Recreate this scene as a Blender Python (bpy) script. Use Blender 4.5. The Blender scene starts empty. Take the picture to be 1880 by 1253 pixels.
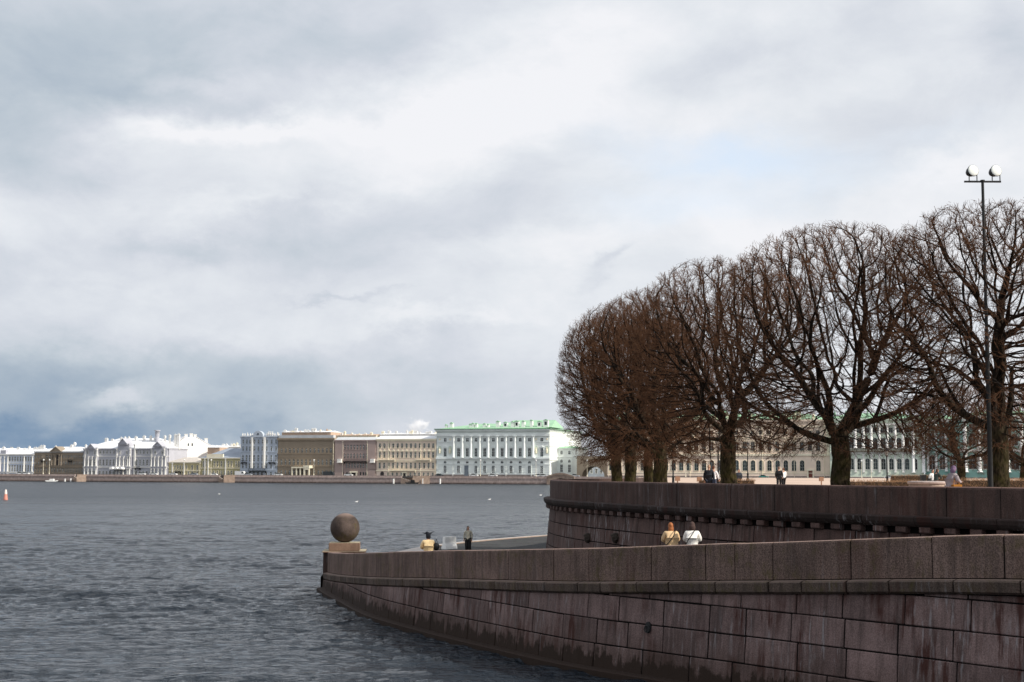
import bpy, bmesh, math, random
import numpy as np
from mathutils import Vector, Matrix, Euler
R = math.radians
random.seed(7)
scene = bpy.context.scene

# ---------------------------------------------------------------- camera
CAM_Z = 6.3
PITCH, ROLL = 5.24, 0.2
cam_d = bpy.data.cameras.new('camera')
cam = bpy.data.objects.new('camera', cam_d)
scene.collection.objects.link(cam)
cam_d.lens = 50.0; cam_d.sensor_width = 36.0; cam_d.clip_start = 0.5; cam_d.clip_end = 30000
cam_d.dof.use_dof = True; cam_d.dof.focus_distance = 43.0; cam_d.dof.aperture_fstop = 3.2
cam.location = (0, 0, CAM_Z)
cam.matrix_world = Matrix.Translation((0, 0, CAM_Z)) @ (Matrix.Rotation(R(90 + PITCH), 4, 'X') @ Matrix.Rotation(R(ROLL), 4, 'Z'))
scene.camera = cam
CAMROT = cam.matrix_world.to_3x3()
FPX = 50.0 / 36.0 * 1880.0
def ray(px, py):
    return CAMROT @ Vector(((px - 940.0) / FPX, (626.5 - py) / FPX, -1.0))
def at(px, py, Y):
    d = ray(px, py); s = Y / d.y
    return Vector((d.x * s, Y, CAM_Z + d.z * s))

# ---------------------------------------------------------------- light
SUN_AZ, SUN_EL = 114.0, 36.0         # azimuth clockwise from +Y (view direction)
sd = Vector((math.sin(R(SUN_AZ)) * math.cos(R(SUN_EL)), math.cos(R(SUN_AZ)) * math.cos(R(SUN_EL)), math.sin(R(SUN_EL))))
sun_d = bpy.data.lights.new('sun', 'SUN')
sun_d.energy = 5.0; sun_d.angle = R(0.6); sun_d.color = (1.0, 0.93, 0.82)
sun = bpy.data.objects.new('sun', sun_d); scene.collection.objects.link(sun)
sun.rotation_euler = sd.to_track_quat('Z', 'Y').to_euler()
sun.location = (0, 0, 100)
scene.cycles.volume_bounces = 6
vs = scene.view_settings
vs.view_transform = 'Standard'; vs.look = 'None'; vs.exposure = 0.0; vs.gamma = 1.0; vs.use_curve_mapping = False

# ---------------------------------------------------------------- world: sky with broken cloud
world = bpy.data.worlds.new('World'); scene.world = world; world.use_nodes = True
wt = world.node_tree; wt.nodes.clear()
def wn(t, **k):
    n = wt.nodes.new(t)
    for a, b in k.items(): setattr(n, a, b)
    return n
def wmath(op, a, b=None, c=None, clamp=False):
    n = wn('ShaderNodeMath', operation=op); n.use_clamp = clamp
    for i, v in enumerate((a, b, c)):
        if v is None: continue
        if isinstance(v, (int, float)): n.inputs[i].default_value = v
        else: wt.links.new(v, n.inputs[i])
    return n.outputs[0]
tc = wn('ShaderNodeTexCoord'); sep = wn('ShaderNodeSeparateXYZ'); wt.links.new(tc.outputs['Generated'], sep.inputs[0])
X_, Y_, Z_ = sep.outputs
az = wmath('ARCTAN2', X_, Y_)
el = wmath('ARCSINE', Z_)
def noise4(vec, scale, detail=5, rough=0.55, dist=0.0):
    n = wn('ShaderNodeTexNoise'); n.inputs['Scale'].default_value = scale
    n.inputs['Detail'].default_value = detail; n.inputs['Roughness'].default_value = rough
    n.inputs['Distortion'].default_value = dist
    wt.links.new(vec, n.inputs['Vector']); return n
# cloud space: flattened towards the horizon
mp = wn('ShaderNodeMapping'); mp.inputs['Scale'].default_value = (1.0, 1.0, 1.7)
wt.links.new(tc.outputs['Generated'], mp.inputs['Vector'])
warp = noise4(mp.outputs[0], 6.0, 9, 0.62)
wsep = wn('ShaderNodeSeparateColor'); wt.links.new(warp.outputs['Color'], wsep.inputs[0])
azw = wmath('ADD', az, wmath('MULTIPLY', wmath('SUBTRACT', wsep.outputs[0], 0.5), 0.20))
elw = wmath('ADD', el, wmath('MULTIPLY', wmath('SUBTRACT', wsep.outputs[1], 0.5), 0.11))
def blob(px, py, sx, sy, rot, amp):
    """soft cloud mass centred in the direction of photo position px,py; sizes in the same units"""
    a0 = math.atan((px - 940) / FPX); e0 = (866 - py) / FPX
    da = wmath('SUBTRACT', azw, a0); de = wmath('SUBTRACT', elw, e0)
    c, s = math.cos(R(rot)), math.sin(R(rot))
    u = wmath('MULTIPLY', wmath('ADD', wmath('MULTIPLY', da, c), wmath('MULTIPLY', de, s)), FPX / sx)
    v = wmath('MULTIPLY', wmath('SUBTRACT', wmath('MULTIPLY', de, c), wmath('MULTIPLY', da, s)), FPX / sy)
    r2 = wmath('ADD', wmath('MULTIPLY', u, u), wmath('MULTIPLY', v, v))
    return wmath('MULTIPLY', wmath('EXPONENT', wmath('MULTIPLY', r2, -1.0)), amp)
blobs = [
    # px, py, sx, sy, rot(deg, anticlockwise), amplitude of lightness
    (250, 60, 560, 120, 10, -0.20), (640, 120, 280, 80, 18, -0.19), (60, 210, 240, 120, 20, -0.17),
    (420, 185, 120, 24, 3, 0.12), (120, 90, 130, 50, 0, 0.05), (300, 215, 260, 30, 4, -0.08),
    (930, 205, 280, 50, 10, 0.14), (800, 235, 150, 26, 8, 0.10), (340, 285, 170, 28, 4, 0.20), (520, 270, 90, 22, 12, 0.12), (680, 310, 260, 34, 10, 0.08),
    (720, 395, 440, 46, 8, -0.07), (300, 455, 150, 30, -4, -0.14), (520, 440, 180, 26, 5, -0.03), (980, 345, 260, 32, 10, 0.02), (420, 372, 160, 16, 3, 0.08),
    (40, 350, 130, 60, 0, -0.12), (80, 540, 220, 50, -8, -0.15), (160, 485, 80, 20, -10, -0.08), (620, 490, 160, 24, 5, -0.07),
    (1075, 490, 60, 20, 32, -0.11), (1120, 465, 40, 10, 20, -0.08), (620, 551, 70, 7, -4, -0.11), (720, 548, 60, 7, 4, -0.06), (790, 583, 150, 14, 3, 0.11), (1000, 430, 200, 24, 5, 0.07),
    (700, 700, 460, 80, 0, -0.12), (1000, 720, 300, 90, 0, -0.06), (420, 620, 200, 40, 8, 0.05),
    (20, 735, 400, 115, -4, -0.39), (330, 700, 330, 90, -6, -0.12), (0, 825, 420, 50, 0, -0.40), (250, 748, 80, 20, 8, 0.25), (300, 765, 50, 14, 0, 0.12), (480, 810, 240, 36, 0, -0.14),
    (1100, 60, 160, 50, 20, 0.07), (1500, 200, 160, 40, 8, 0.06), (1560, 430, 300, 70, 0, 0.07), (1740, 350, 130, 26, 10, 0.12), (1860, 140, 70, 110, 0, -0.10), (1330, 120, 240, 40, 12, -0.08), (1080, 300, 260, 30, 8, -0.05), (900, 470, 260, 26, 4, 0.06),
]
acc = None
for b in blobs:
    o = blob(*b); acc = o if acc is None else wmath('ADD', acc, o)
nA = noise4(mp.outputs[0], 3.2, 8, 0.56, 0.2)
mp2 = wn('ShaderNodeMapping'); mp2.inputs['Scale'].default_value = (1.0, 1.0, 1.9); mp2.inputs['Location'].default_value = (3.1, 1.7, 0.4)
wt.links.new(tc.outputs['Generated'], mp2.inputs['Vector'])
nB = noise4(mp2.outputs[0], 10.0, 7, 0.6, 0.3)
lum = wmath('ADD', wmath('ADD', 0.88, acc), wmath('ADD', wmath('MULTIPLY', wmath('SUBTRACT', nA.outputs[0], 0.5), 0.55), wmath('MULTIPLY', wmath('SUBTRACT', nB.outputs[0], 0.5), 0.36)))
ramp = wn('ShaderNodeValToRGB'); wt.links.new(lum, ramp.inputs[0])
cr = ramp.color_ramp; cr.elements[0].position = 0.10; cr.elements[0].color = (0.075, 0.155, 0.30, 1)
cr.elements[1].position = 1.0; cr.elements[1].color = (0.90, 0.905, 0.935, 1)
for p, c in ((0.30, (0.20, 0.30, 0.44)), (0.46, (0.37, 0.45, 0.545)), (0.62, (0.52, 0.585, 0.655)), (0.76, (0.665, 0.70, 0.765)), (0.88, (0.78, 0.81, 0.855))):
    e = cr.elements.new(p); e.color = (*c, 1)
sky = wn('ShaderNodeTexSky', sky_type='NISHITA'); sky.sun_disc = False
sky.sun_elevation = R(SUN_EL); sky.sun_rotation = R(SUN_AZ); sky.altitude = 10; sky.air_density = 1.0; sky.dust_density = 2.0
STR = 0.1
scl = wn('ShaderNodeVectorMath', operation='SCALE'); wt.links.new(ramp.outputs[0], scl.inputs[0]); scl.inputs['Scale'].default_value = 1.0 / STR
# thin places where blue shows through
gap = wmath('ADD', wmath('ADD', blob(1430, 318, 200, 40, -6, 1.2), blob(1250, 385, 150, 30, 4, .6)), blob(1690, 300, 130, 24, 0, 0.6))
high = wmath('MULTIPLY', wmath('MAXIMUM', wmath('SUBTRACT', Z_, 0.42), 0.0), 1.1)  # bluer sky overhead, out of view, added to lower the fill light
gapn = wmath('MULTIPLY', wmath('ADD', wmath('ADD', gap, high), 0.04), wmath('MULTIPLY', wmath('SUBTRACT', nA.outputs[0], 0.28), 2.4), clamp=True)
lift = wn('ShaderNodeVectorMath', operation='ADD'); wt.links.new(sky.outputs[0], lift.inputs[0]); lift.inputs[1].default_value = (4.9, 5.2, 5.6)
mix = wn('ShaderNodeMix', data_type='RGBA')
wt.links.new(gapn, mix.inputs['Factor']); wt.links.new(scl.outputs[0], mix.inputs['A']); wt.links.new(lift.outputs[0], mix.inputs['B'])
bg = wn('ShaderNodeBackground'); bg.inputs['Strength'].default_value = STR
wt.links.new(mix.outputs['Result'], bg.inputs['Color'])
wo = wn('ShaderNodeOutputWorld'); wt.links.new(bg.outputs[0], wo.inputs[0])

# ---------------------------------------------------------------- materials
MATS = {}
def mat(name, base, rough=0.8, vary=0.0, vscale=1.0, bump=0.0, bscale=8.0, metallic=0.0, spec=0.3, obvary=0.0):
    if name in MATS: return MATS[name]
    m = bpy.data.materials.new(name); m.use_nodes = True; nt = m.node_tree
    p = nt.nodes['Principled BSDF']; p.inputs['Roughness'].default_value = rough; p.inputs['Metallic'].default_value = metallic
    p.inputs['Specular IOR Level'].default_value = spec
    p.inputs['Base Color'].default_value = (*base, 1)
    tcn = nt.nodes.new('ShaderNodeTexCoord')
    if vary > 0 or obvary > 0:
        n = nt.nodes.new('ShaderNodeTexNoise'); n.inputs['Scale'].default_value = vscale; n.inputs['Detail'].default_value = 6
        nt.links.new(tcn.outputs['Object'], n.inputs['Vector'])
        mr = nt.nodes.new('ShaderNodeMapRange'); nt.links.new(n.outputs[0], mr.inputs['Value'])
        mr.inputs['From Min'].default_value = 0.25; mr.inputs['From Max'].default_value = 0.75
        mr.inputs['To Min'].default_value = 1 - vary; mr.inputs['To Max'].default_value = 1 + vary
        src = mr.outputs[0]
        if obvary > 0:
            oi = nt.nodes.new('ShaderNodeObjectInfo'); m2 = nt.nodes.new('ShaderNodeMapRange')
            nt.links.new(oi.outputs['Random'], m2.inputs['Value']); m2.inputs['To Min'].default_value = 1 - obvary; m2.inputs['To Max'].default_value = 1 + obvary
            mu = nt.nodes.new('ShaderNodeMath'); mu.operation = 'MULTIPLY'; nt.links.new(src, mu.inputs[0]); nt.links.new(m2.outputs[0], mu.inputs[1]); src = mu.outputs[0]
        sc = nt.nodes.new('ShaderNodeVectorMath'); sc.operation = 'SCALE'; sc.inputs[0].default_value = base
        nt.links.new(src, sc.inputs['Scale']); nt.links.new(sc.outputs[0], p.inputs['Base Color'])
    if bump > 0:
        n2 = nt.nodes.new('ShaderNodeTexNoise'); n2.inputs['Scale'].default_value = bscale; n2.inputs['Detail'].default_value = 5
        nt.links.new(tcn.outputs['Object'], n2.inputs['Vector'])
        b = nt.nodes.new('ShaderNodeBump'); b.inputs['Strength'].default_value = bump; b.inputs['Distance'].default_value = 0.05
        nt.links.new(n2.outputs[0], b.inputs['Height']); nt.links.new(b.outputs[0], p.inputs['Normal'])
    MATS[name] = m; return m

def granite(name, base, streaks=0.5, algae=None, moss=0.0, white=0.35, obv=0.14, speck=0.5, rust=0.5, big=0.2):
    """speckled granite with run-off streaks; algae = height under which a dark growth line starts"""
    m = bpy.data.materials.new(name); m.use_nodes = True; nt = m.node_tree; L = nt.links.new
    p = nt.nodes['Principled BSDF']; p.inputs['Roughness'].default_value = 0.8; p.inputs['Specular IOR Level'].default_value = 0.13
    geo = nt.nodes.new('ShaderNodeNewGeometry'); pos = geo.outputs['Position']
    def mt(op, a, b=None, clamp=False):
        n = nt.nodes.new('ShaderNodeMath'); n.operation = op; n.use_clamp = clamp
        for i, v in enumerate((a, b)):
            if v is None: continue
            if isinstance(v, (int, float)): n.inputs[i].default_value = v
            else: L(v, n.inputs[i])
        return n.outputs[0]
    def nz(scale, mscale=(1, 1, 1), det=4, ro=0.55, loc=(0, 0, 0)):
        mpn = nt.nodes.new('ShaderNodeMapping'); mpn.inputs['Scale'].default_value = mscale; mpn.inputs['Location'].default_value = loc
        L(pos, mpn.inputs['Vector'])
        n = nt.nodes.new('ShaderNodeTexNoise'); n.inputs['Scale'].default_value = scale; n.inputs['Detail'].default_value = det; n.inputs['Roughness'].default_value = ro
        L(mpn.outputs[0], n.inputs['Vector']); return n.outputs[0]
    def mr(v, a, b, c, d):
        n = nt.nodes.new('ShaderNodeMapRange'); L(v, n.inputs['Value'])
        for k, x in zip(('From Min', 'From Max', 'To Min', 'To Max'), (a, b, c, d)): n.inputs[k].default_value = x
        return n.outputs[0]
    def mixc(f, a, b):
        n = nt.nodes.new('ShaderNodeMix'); n.data_type = 'RGBA'; L(f, n.inputs['Factor'])
        if isinstance(a, tuple): n.inputs['A'].default_value = (*a, 1)
        else: L(a, n.inputs['A'])
        if isinstance(b, tuple): n.inputs['B'].default_value = (*b, 1)
        else: L(b, n.inputs['B'])
        return n.outputs['Result']
    f1 = mr(nz(28, det=3, ro=0.7), 0.33, 0.67, 1 - speck, 1 + speck)
    f2 = mr(nz(1.1 if big > .3 else 0.9, det=6), 0.33, 0.67, 1 - big, 1 + big)
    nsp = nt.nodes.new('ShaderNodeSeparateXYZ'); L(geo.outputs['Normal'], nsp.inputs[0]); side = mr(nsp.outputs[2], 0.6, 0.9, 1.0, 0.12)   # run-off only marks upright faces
    oi = nt.nodes.new('ShaderNodeObjectInfo'); f3 = mr(oi.outputs['Random'], 0, 1, 1 - obv, 1 + obv)
    sc = nt.nodes.new('ShaderNodeVectorMath'); sc.operation = 'SCALE'; sc.inputs[0].default_value = base
    L(mt('MULTIPLY', mt('MULTIPLY', f1, f2), f3), sc.inputs['Scale']); col = sc.outputs[0]
    # black run-off
    st = mt('MULTIPLY', side, mr(nz(1.0, (5.0, 5.0, 0.35), 4, 0.6), 0.47, 0.68, 0, streaks))
    col = mixc(st, col, (0.028, 0.022, 0.020))
    # rust-brown run-off
    rs = mt('MULTIPLY', mr(nz(1.0, (3.2, 3.2, 0.28), 4, 0.6, (7, 3, 1)), 0.50, 0.60, 0, rust), mr(nz(0.5, loc=(2, 9, 4)), 0.45, 0.6, 0, 1))
    clean = sc.outputs[0]; col = mixc(rs, col, (0.045, 0.015, 0.011))
    # pale lime run-off
    ws = mt('MULTIPLY', mr(nz(1.0, (9, 9, 0.5), 4, 0.65, (1, 5, 8)), 0.55, 0.66, 0, white), mt('MULTIPLY', side, mr(nz(0.45, loc=(12, 1, 4)), 0.46, 0.58, 0, 1)))
    col = mixc(ws, col, (0.42, 0.42, 0.44))
    top = mr(nsp.outputs[2], 0.7, 0.92, 0.0, 0.55)   # sunlit rim put into the colour: upward faces mixed paler
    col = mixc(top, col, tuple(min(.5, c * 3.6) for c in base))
    if moss > 0:
        ms = mt('MULTIPLY', mr(nz(1.7, loc=(4, 4, 4)), 0.5, 0.66, 0, moss), mr(nz(9, (1, 1, .4), loc=(4, 4, 4)), 0.4, 0.6, 0, 1))
        col = mixc(ms, col, (0.075, 0.062, 0.022))
    if algae is not None:
        sp = nt.nodes.new('ShaderNodeSeparateXYZ'); L(pos, sp.inputs[0])
        zz = mt('ADD', sp.outputs[2], mt('MULTIPLY', mt('SUBTRACT', nz(2.2, (1, 1, 0.8), 6, 0.65), 0.5), 1.5))
        zz = mt('ADD', zz, mt('MULTIPLY', mt('SUBTRACT', nz(1.0, (7, 7, .2), 3, 0.6, (5, 5, 5)), 0.5), 0.7))
        al = mr(zz, algae - 0.10, algae + 0.10, 0.95, 0)
        col = mixc(al, col, (0.007, 0.0065, 0.005))
        al2 = mr(zz, algae + 0.1, algae + 0.9, 0.45, 0)
        col = mixc(al2, col, (0.05, 0.03, 0.022))
    L(col, p.inputs['Base Color'])
    b = nt.nodes.new('ShaderNodeBump'); b.inputs['Strength'].default_value = 0.5; b.inputs['Distance'].default_value = 0.02
    L(mt('ADD', nz(22, det=4), mt('MULTIPLY', nz(4, det=3), 1.5)), b.inputs['Height']); L(b.outputs[0], p.inputs['Normal'])
    return m

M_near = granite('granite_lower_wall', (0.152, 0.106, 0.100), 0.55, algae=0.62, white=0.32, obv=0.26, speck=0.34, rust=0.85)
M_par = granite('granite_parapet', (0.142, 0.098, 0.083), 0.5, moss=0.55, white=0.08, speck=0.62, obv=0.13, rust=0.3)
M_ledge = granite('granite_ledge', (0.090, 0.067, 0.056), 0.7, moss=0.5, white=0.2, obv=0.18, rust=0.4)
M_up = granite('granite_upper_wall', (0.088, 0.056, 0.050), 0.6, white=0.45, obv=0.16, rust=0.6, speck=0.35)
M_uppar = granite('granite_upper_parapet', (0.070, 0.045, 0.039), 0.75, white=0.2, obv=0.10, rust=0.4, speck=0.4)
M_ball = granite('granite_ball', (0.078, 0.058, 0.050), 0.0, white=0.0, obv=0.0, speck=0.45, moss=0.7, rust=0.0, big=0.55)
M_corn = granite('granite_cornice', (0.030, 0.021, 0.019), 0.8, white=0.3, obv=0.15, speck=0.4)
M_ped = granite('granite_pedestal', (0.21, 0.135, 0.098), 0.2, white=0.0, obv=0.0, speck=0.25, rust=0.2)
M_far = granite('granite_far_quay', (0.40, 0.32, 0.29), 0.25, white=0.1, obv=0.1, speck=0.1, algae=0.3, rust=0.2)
M_pink = granite('granite_pink_kerb', (0.33, 0.25, 0.20), 0.2, white=0.1, obv=0.1, speck=0.2, rust=0.1)  # pink granite of the kerb, river steps, bridge and basin
M_joint = mat('dark_joint', (0.006, 0.005, 0.005), 0.95, spec=0.05)
M_bark = None

def bark_mat():
    m = bpy.data.materials.new('bark'); m.use_nodes = True; nt = m.node_tree; L = nt.links.new
    p = nt.nodes['Principled BSDF']; p.inputs['Roughness'].default_value = 0.95; p.inputs['Specular IOR Level'].default_value = 0.1
    t = nt.nodes.new('ShaderNodeTexCoord')
    mpn = nt.nodes.new('ShaderNodeMapping'); mpn.inputs['Scale'].default_value = (1, 1, 0.3); L(t.outputs['Object'], mpn.inputs['Vector'])
    n = nt.nodes.new('ShaderNodeTexNoise'); n.inputs['Scale'].default_value = 14; n.inputs['Detail'].default_value = 5; L(mpn.outputs[0], n.inputs['Vector'])
    r = nt.nodes.new('ShaderNodeValToRGB'); L(n.outputs[0], r.inputs[0])
    r.color_ramp.elements[0].position = 0.38; r.color_ramp.elements[0].color = (0.006, 0.0045, 0.0035, 1)
    r.color_ramp.elements[1].position = 0.68; r.color_ramp.elements[1].color = (0.055, 0.040, 0.028, 1)
    # moss low on the trunk
    sp = nt.nodes.new('ShaderNodeSeparateXYZ'); L(t.outputs['Object'], sp.inputs[0])
    n3 = nt.nodes.new('ShaderNodeTexNoise'); n3.inputs['Scale'].default_value = 2.5; n3.inputs['Detail'].default_value = 5; L(t.outputs['Object'], n3.inputs['Vector'])
    a = nt.nodes.new('ShaderNodeMapRange'); L(sp.outputs[2], a.inputs['Value']); a.inputs['From Min'].default_value = 0.5; a.inputs['From Max'].default_value = 4.0; a.inputs['To Min'].default_value = 0.5; a.inputs['To Max'].default_value = 0.0
    b = nt.nodes.new('ShaderNodeMapRange'); L(n3.outputs[0], b.inputs['Value']); b.inputs['From Min'].default_value = 0.35; b.inputs['From Max'].default_value = 0.6
    mu = nt.nodes.new('ShaderNodeMath'); mu.operation = 'MULTIPLY'; L(a.outputs[0], mu.inputs[0]); L(b.outputs[0], mu.inputs[1])
    mx = nt.nodes.new('ShaderNodeMix'); mx.data_type = 'RGBA'; L(mu.outputs[0], mx.inputs['Factor']); L(r.outputs[0], mx.inputs['A']); mx.inputs['B'].default_value = (0.060, 0.058, 0.014, 1)
    L(mx.outputs['Result'], p.inputs['Base Color'])
    bm_ = nt.nodes.new('ShaderNodeBump'); bm_.inputs['Strength'].default_value = 1.0; bm_.inputs['Distance'].default_value = 0.06
    L(n.outputs[0], bm_.inputs['Height']); L(bm_.outputs[0], p.inputs['Normal'])
    return m
M_bark = bark_mat()
M_branch = mat('branch_bark', (0.014, 0.010, 0.0075), 0.9, 0.4, 3.0, spec=0.1)
M_twig = mat('twig_bark', (0.098, 0.048, 0.026), 0.85, 0.35, 0.6, spec=0.15)
M_glass = mat('window_glass', (0.020, 0.032, 0.034), 0.22, 0.35, 0.6, spec=0.4, obvary=0.7)
M_darkmetal = mat('dark_metal', (0.012, 0.013, 0.014), 0.5)
M_white = mat('white_paint', (0.80, 0.80, 0.78), 0.6, 0.05, 2)
M_zinc = mat('zinc_roof', (0.52, 0.54, 0.56), 0.5, 0.12, 0.3)
M_greenroof = mat('green_copper_roof', (0.30, 0.50, 0.33), 0.6, 0.12, 0.3)
M_skin = mat('skin', (0.50, 0.29, 0.21), 0.6)

# ---------------------------------------------------------------- helpers
COL = scene.collection
def me_from(name, verts, faces, mats=(), mi=None, smooth=False):
    me = bpy.data.meshes.new(name); me.from_pydata([tuple(v) for v in verts], [], faces)
    for m in mats: me.materials.append(m)
    if mi is not None: me.polygons.foreach_set('material_index', mi)
    if smooth: me.polygons.foreach_set('use_smooth', [True] * len(me.polygons))
    me.update(); return me
def link(name, me, parent=None, loc=None, rot=None):
    o = bpy.data.objects.new(name, me); COL.objects.link(o)
    if parent is not None: o.parent = parent
    if loc is not None: o.location = loc
    if rot is not None: o.rotation_euler = rot
    return o
def tag(o, label=None, cat=None, group=None, kind=None):
    if label: o['label'] = label
    if cat: o['category'] = cat
    if group: o['group'] = group
    if kind: o['kind'] = kind
    return o
def empty(name, loc, rz, label, cat, group=None):
    o = bpy.data.objects.new(name, None); COL.objects.link(o); o.location = loc; o.rotation_euler = (0, 0, rz)
    o.empty_display_size = 0.3
    return tag(o, label, cat, group)
class MB:
    """collects shapes into one mesh"""
    def __init__(s): s.v = []; s.f = []; s.m = []; s.sm = []
    def add(s, vs, fs, m=0, sm=False):
        n = len(s.v); s.v += [tuple(v) for v in vs]; s.f += [tuple(i + n for i in f) for f in fs]; s.m += [m] * len(fs); s.sm += [sm] * len(fs)
    def box(s, x0, x1, y0, y1, z0, z1, m=0):
        s.add([(x0, y0, z0), (x1, y0, z0), (x1, y1, z0), (x0, y1, z0), (x0, y0, z1), (x1, y0, z1), (x1, y1, z1), (x0, y1, z1)],
              [(0, 3, 2, 1), (4, 5, 6, 7), (0, 1, 5, 4), (1, 2, 6, 5), (2, 3, 7, 6), (3, 0, 4, 7)], m)
    def prism(s, pts, y0, y1, m=0):
        """polygon in xz (anticlockwise seen from -y) extruded along y"""
        n = len(pts)
        s.add([(x, y0, z) for x, z in pts] + [(x, y1, z) for x, z in pts],
              [tuple(range(n)), tuple(range(2 * n - 1, n - 1, -1))] + [(i, i + n, (i + 1) % n + n, (i + 1) % n) for i in range(n)], m)
    def prism_z(s, pts, z0, z1, m=0):
        n = len(pts)
        s.add([(x, y, z0) for x, y in pts] + [(x, y, z1) for x, y in pts],
              [tuple(range(n - 1, -1, -1)), tuple(range(n, 2 * n))] + [(i, (i + 1) % n, (i + 1) % n + n, i + n) for i in range(n)], m)
    def tube(s, p0, p1, r0, r1=None, n=8, m=0, caps=True, sm=True):
        r1 = r0 if r1 is None else r1
        p0 = Vector(p0); p1 = Vector(p1); d = (p1 - p0).normalized(); a = d.orthogonal().normalized(); b = d.cross(a)
        vs = []
        for p, r in ((p0, r0), (p1, r1)):
            for i in range(n):
                t = 2 * math.pi * i / n; vs.append(p + a * (r * math.cos(t)) + b * (r * math.sin(t)))
        fs = [(i, (i + 1) % n, (i + 1) % n + n, i + n) for i in range(n)]
        s.add(vs, fs, m, sm)
        if caps: s.add(vs, [tuple(range(n - 1, -1, -1)), tuple(range(n, 2 * n))], m)
    def lathe(s, prof, c=(0, 0, 0), n=16, m=0, sm=True):
        vs = []; k = len(prof)
        for r, z in prof:
            for i in range(n):
                t = 2 * math.pi * i / n; vs.append((c[0] + r * math.cos(t), c[1] + r * math.sin(t), c[2] + z))
        fs = [(j * n + i, j * n + (i + 1) % n, (j + 1) * n + (i + 1) % n, (j + 1) * n + i) for j in range(k - 1) for i in range(n)]
        s.add(vs, fs, m, sm)
    def ell(s, c, rx, ry, rz, n=12, k=8, m=0):
        vs = [(c[0], c[1], c[2] - rz)]
        for j in range(1, k):
            ph = -math.pi / 2 + math.pi * j / k
            for i in range(n):
                t = 2 * math.pi * i / n; vs.append((c[0] + rx * math.cos(ph) * math.cos(t), c[1] + ry * math.cos(ph) * math.sin(t), c[2] + rz * math.sin(ph)))
        vs.append((c[0], c[1], c[2] + rz)); fs = []
        for i in range(n):
            fs.append((0, 1 + (i + 1) % n, 1 + i)); fs.append((len(vs) - 1, 1 + (k - 2) * n + i, 1 + (k - 2) * n + (i + 1) % n))
            for j in range(k - 2):
                a = 1 + j * n; fs.append((a + i, a + (i + 1) % n, a + n + (i + 1) % n, a + n + i))
        s.add(vs, fs, m, True)
    def mesh(s, name, mats):
        me = bpy.data.meshes.new(name); me.from_pydata(s.v, [], s.f)
        for m in mats: me.materials.append(m)
        me.polygons.foreach_set('material_index', s.m); me.polygons.foreach_set('use_smooth', s.sm); me.update(); return me
    def obj(s, name, mats, parent=None, loc=None, rot=None):
        return link(name, s.mesh(name, mats if isinstance(mats, (list, tuple)) else [mats]), parent, loc, rot)

# ---------------------------------------------------------------- water, land
def water_mat():
    m = bpy.data.materials.new('river_water'); m.use_nodes = True; nt = m.node_tree; L = nt.links.new
    p = nt.nodes['Principled BSDF']; p.inputs['Base Color'].default_value = (0.009, 0.015, 0.023, 1)
    p.inputs['Roughness'].default_value = 0.10; p.inputs['IOR'].default_value = 1.333
    geo = nt.nodes.new('ShaderNodeNewGeometry')
    def nz(scale, ms, det, ro, loc=(0, 0, 0), rot=0):
        a = nt.nodes.new('ShaderNodeMapping'); a.inputs['Scale'].default_value = ms; a.inputs['Location'].default_value = loc; a.inputs['Rotation'].default_value = (0, 0, rot)
        L(geo.outputs['Position'], a.inputs['Vector'])
        n = nt.nodes.new('ShaderNodeTexNoise'); n.inputs['Scale'].default_value = scale; n.inputs['Detail'].default_value = det; n.inputs['Roughness'].default_value = ro
        L(a.outputs[0], n.inputs['Vector']); return n.outputs[0]
    def mt(op, a, b):
        n = nt.nodes.new('ShaderNodeMath'); n.operation = op
        for i, v in enumerate((a, b)):
            if isinstance(v, (int, float)): n.inputs[i].default_value = v
            else: L(v, n.inputs[i])
        return n.outputs[0]
    gust = nz(0.03, (1, 2.2, 1), 3, 0.5, (3, 3, 0), 0.1)
    gm = nt.nodes.new('ShaderNodeMapRange'); L(gust, gm.inputs['Value']); gm.inputs['From Min'].default_value = 0.35; gm.inputs['From Max'].default_value = 0.65
    gm.inputs['To Min'].default_value = 0.7; gm.inputs['To Max'].default_value = 1.25
    h = mt('ADD', mt('MULTIPLY', nz(1.3, (0.75, 1.25, 1), 3, 0.55, rot=0.25), 0.30), mt('MULTIPLY', nz(4.2, (0.7, 1.3, 1), 4, 0.6, rot=-0.2), 0.16))
    h = mt('ADD', h, mt('MULTIPLY', nz(0.28, (0.6, 1.5, 1), 3, 0.6, (9, 2, 0)), 0.7))
    h = mt('MULTIPLY', h, gm.outputs[0])
    b = nt.nodes.new('ShaderNodeBump'); b.inputs['Strength'].default_value = 1.0; b.inputs['Distance'].default_value = 1.35
    L(h, b.inputs['Height']); L(b.outputs[0], p.inputs['Normal'])
    sp = nt.nodes.new('ShaderNodeSeparateXYZ'); L(geo.outputs['Position'], sp.inputs[0]); rr = nt.nodes.new('ShaderNodeMapRange'); L(sp.outputs[1], rr.inputs['Value'])
    for k_, v_ in zip(('From Min', 'From Max', 'To Min', 'To Max'), (70, 330, 0.09, 0.33)): rr.inputs[k_].default_value = v_     # the open channel is ruffled more than the lee of the spit
    L(rr.outputs[0], p.inputs['Roughness'])
    return m
M_water = water_mat()
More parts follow.
